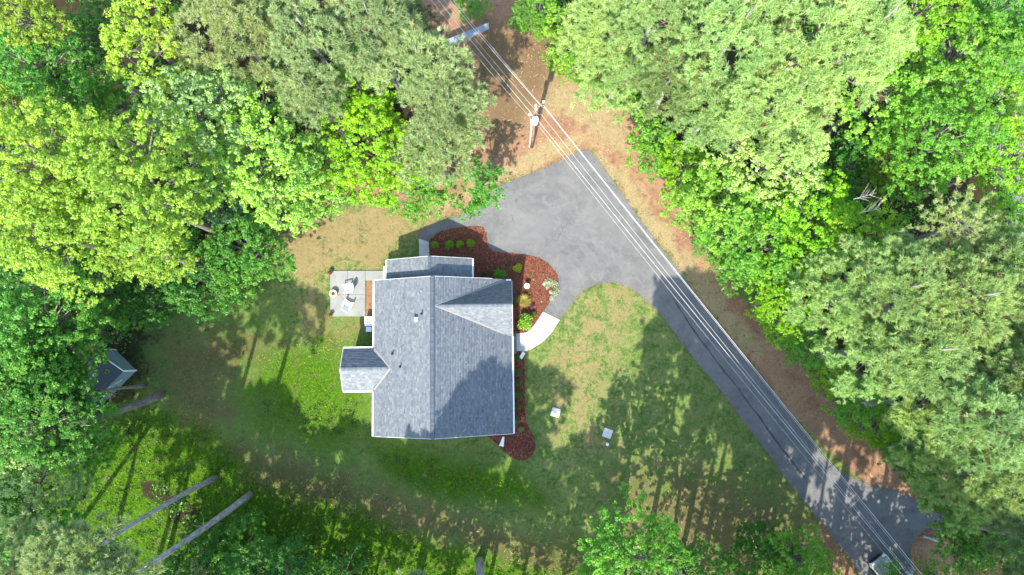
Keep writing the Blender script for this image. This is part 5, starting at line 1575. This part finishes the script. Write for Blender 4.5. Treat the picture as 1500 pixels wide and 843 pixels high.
m_ = MB(); m_.box((2.235, 0, .50), (.06, .95, .16)); m_.build('grille', M['black'], car)
m_ = MB(); m_.box((2.22, 0, .33), (.10, 1.25, .12)); m_.build('bumper', M['black'], car)
for s_ in (-.35, .35):
    m_ = MB(); m_.tube([(.80, s_ - .2, 1.03), (.70, s_ + .3, 1.09)], .012, 4); m_.build('wiper', M['black'], car)

# ------------------------------------------------------------------ person beside the car
def skinned(name, joints, edges, mat, parent, lvl=1):
    me = bpy.data.meshes.new(name)
    me.from_pydata([j[:3] for j in joints], edges, [])
    me.materials.append(mat)
    o = link(name, me, parent)
    sm = o.modifiers.new('skin', 'SKIN'); sm.use_smooth_shade = True
    sv = me.skin_vertices[0].data
    for i, j in enumerate(joints):
        rr = j[3]
        sv[i].radius = (rr, rr) if not hasattr(rr, '__len__') else rr
        sv[i].use_root = (i == 0)
    ss = o.modifiers.new('sub', 'SUBSURF'); ss.levels = lvl; ss.render_levels = lvl
    return o
per = thing('person', V(1320, 833.5, .03), 'person in a teal top and navy trousers standing beside the parked car', 'person', rz=R(200))
J = [(0, 0, .95, (.15, .11)), (0, 0, 1.12, (.13, .10)), (0, .01, 1.32, (.15, .11)), (0, .01, 1.43, (.09, .07)), (0, .0, 1.50, .055), (0, -.01, 1.58, (.075, .085)), (0, -.015, 1.68, (.078, .095)), (0, -.01, 1.74, (.05, .06)), (0, -.115, 1.61, .012)]
E_ = [(0, 1), (1, 2), (2, 3), (3, 4), (4, 5), (5, 6), (6, 7), (5, 8)]
for s_ in (-1, 1):
    b0 = len(J)
    J += [(s_ * .18, .0, 1.41, .058), (s_ * .24, -.03, 1.15, .042), (s_ * .25, -.22, 1.0, .032), (s_ * .25, -.29, .97, (.035, .02))]
    E_ += [(3, b0), (b0, b0 + 1), (b0 + 1, b0 + 2), (b0 + 2, b0 + 3)]
    for k, (dx_, l_) in enumerate([(-.03, .065), (-.01, .08), (.01, .075), (.03, .06)]):
        c0 = len(J); J += [(s_ * .25 + dx_, -.33, .96, .010), (s_ * .25 + dx_ * 1.1, -.33 - l_ * .6, .945, .009), (s_ * .25 + dx_ * 1.1, -.33 - l_, .925, .007)]
        E_ += [(b0 + 3, c0), (c0, c0 + 1), (c0 + 1, c0 + 2)]
    c0 = len(J); J += [(s_ * .25 - s_ * .045, -.29, .955, .011), (s_ * .25 - s_ * .06, -.33, .94, .009)]; E_ += [(b0 + 3, c0), (c0, c0 + 1)]
    l0 = len(J); J += [(s_ * .09, 0, .86, .085), (s_ * .10, -.02, .48, .058), (s_ * .10, .02, .09, .038), (s_ * .11, -.11, .04, .034)]
    E_ += [(0, l0), (l0, l0 + 1), (l0 + 1, l0 + 2), (l0 + 2, l0 + 3)]
skinned('body', J, E_, M['skin'], per, 1)
JT = [(0, 0, .93, (.175, .13)), (0, 0, 1.12, (.155, .12)), (0, .01, 1.32, (.17, .125)), (0, .01, 1.44, (.10, .08)), (-.18, 0, 1.41, .075), (-.235, -.02, 1.2, .062), (.18, 0, 1.41, .075), (.235, -.02, 1.2, .062)]
skinned('shirt', JT, [(0, 1), (1, 2), (2, 3), (3, 4), (4, 5), (3, 6), (6, 7)], M['tealcloth'], per, 1)
JP = [(0, 0, .95, (.165, .125))]
EP = []
for s_ in (-1, 1):
    l0 = len(JP); JP += [(s_ * .09, 0, .85, .102), (s_ * .10, -.02, .48, .076), (s_ * .10, .02, .11, .058)]; EP += [(0, l0), (l0, l0 + 1), (l0 + 1, l0 + 2)]
skinned('trousers', JP, EP, M['navy'], per, 1)
skinned('hair', [(0, .02, 1.72, (.085, .095)), (0, .05, 1.64, (.08, .06)), (0, .06, 1.55, (.06, .04))], [(0, 1), (1, 2)], M['hair'], per, 1)
for s_ in (-1, 1):
    skinned('shoe', [(s_ * .10, .03, .05, .045), (s_ * .11, -.07, .04, .046), (s_ * .115, -.16, .03, .036)], [(0, 1), (1, 2)], M['white'], per, 1)
    m_ = MB(); m_.lathe([(.004, -.011), (.012, 0), (.004, .011)], 8, (s_ * .032, -.098, 1.655)); m_.build('eye', M['white'], per)
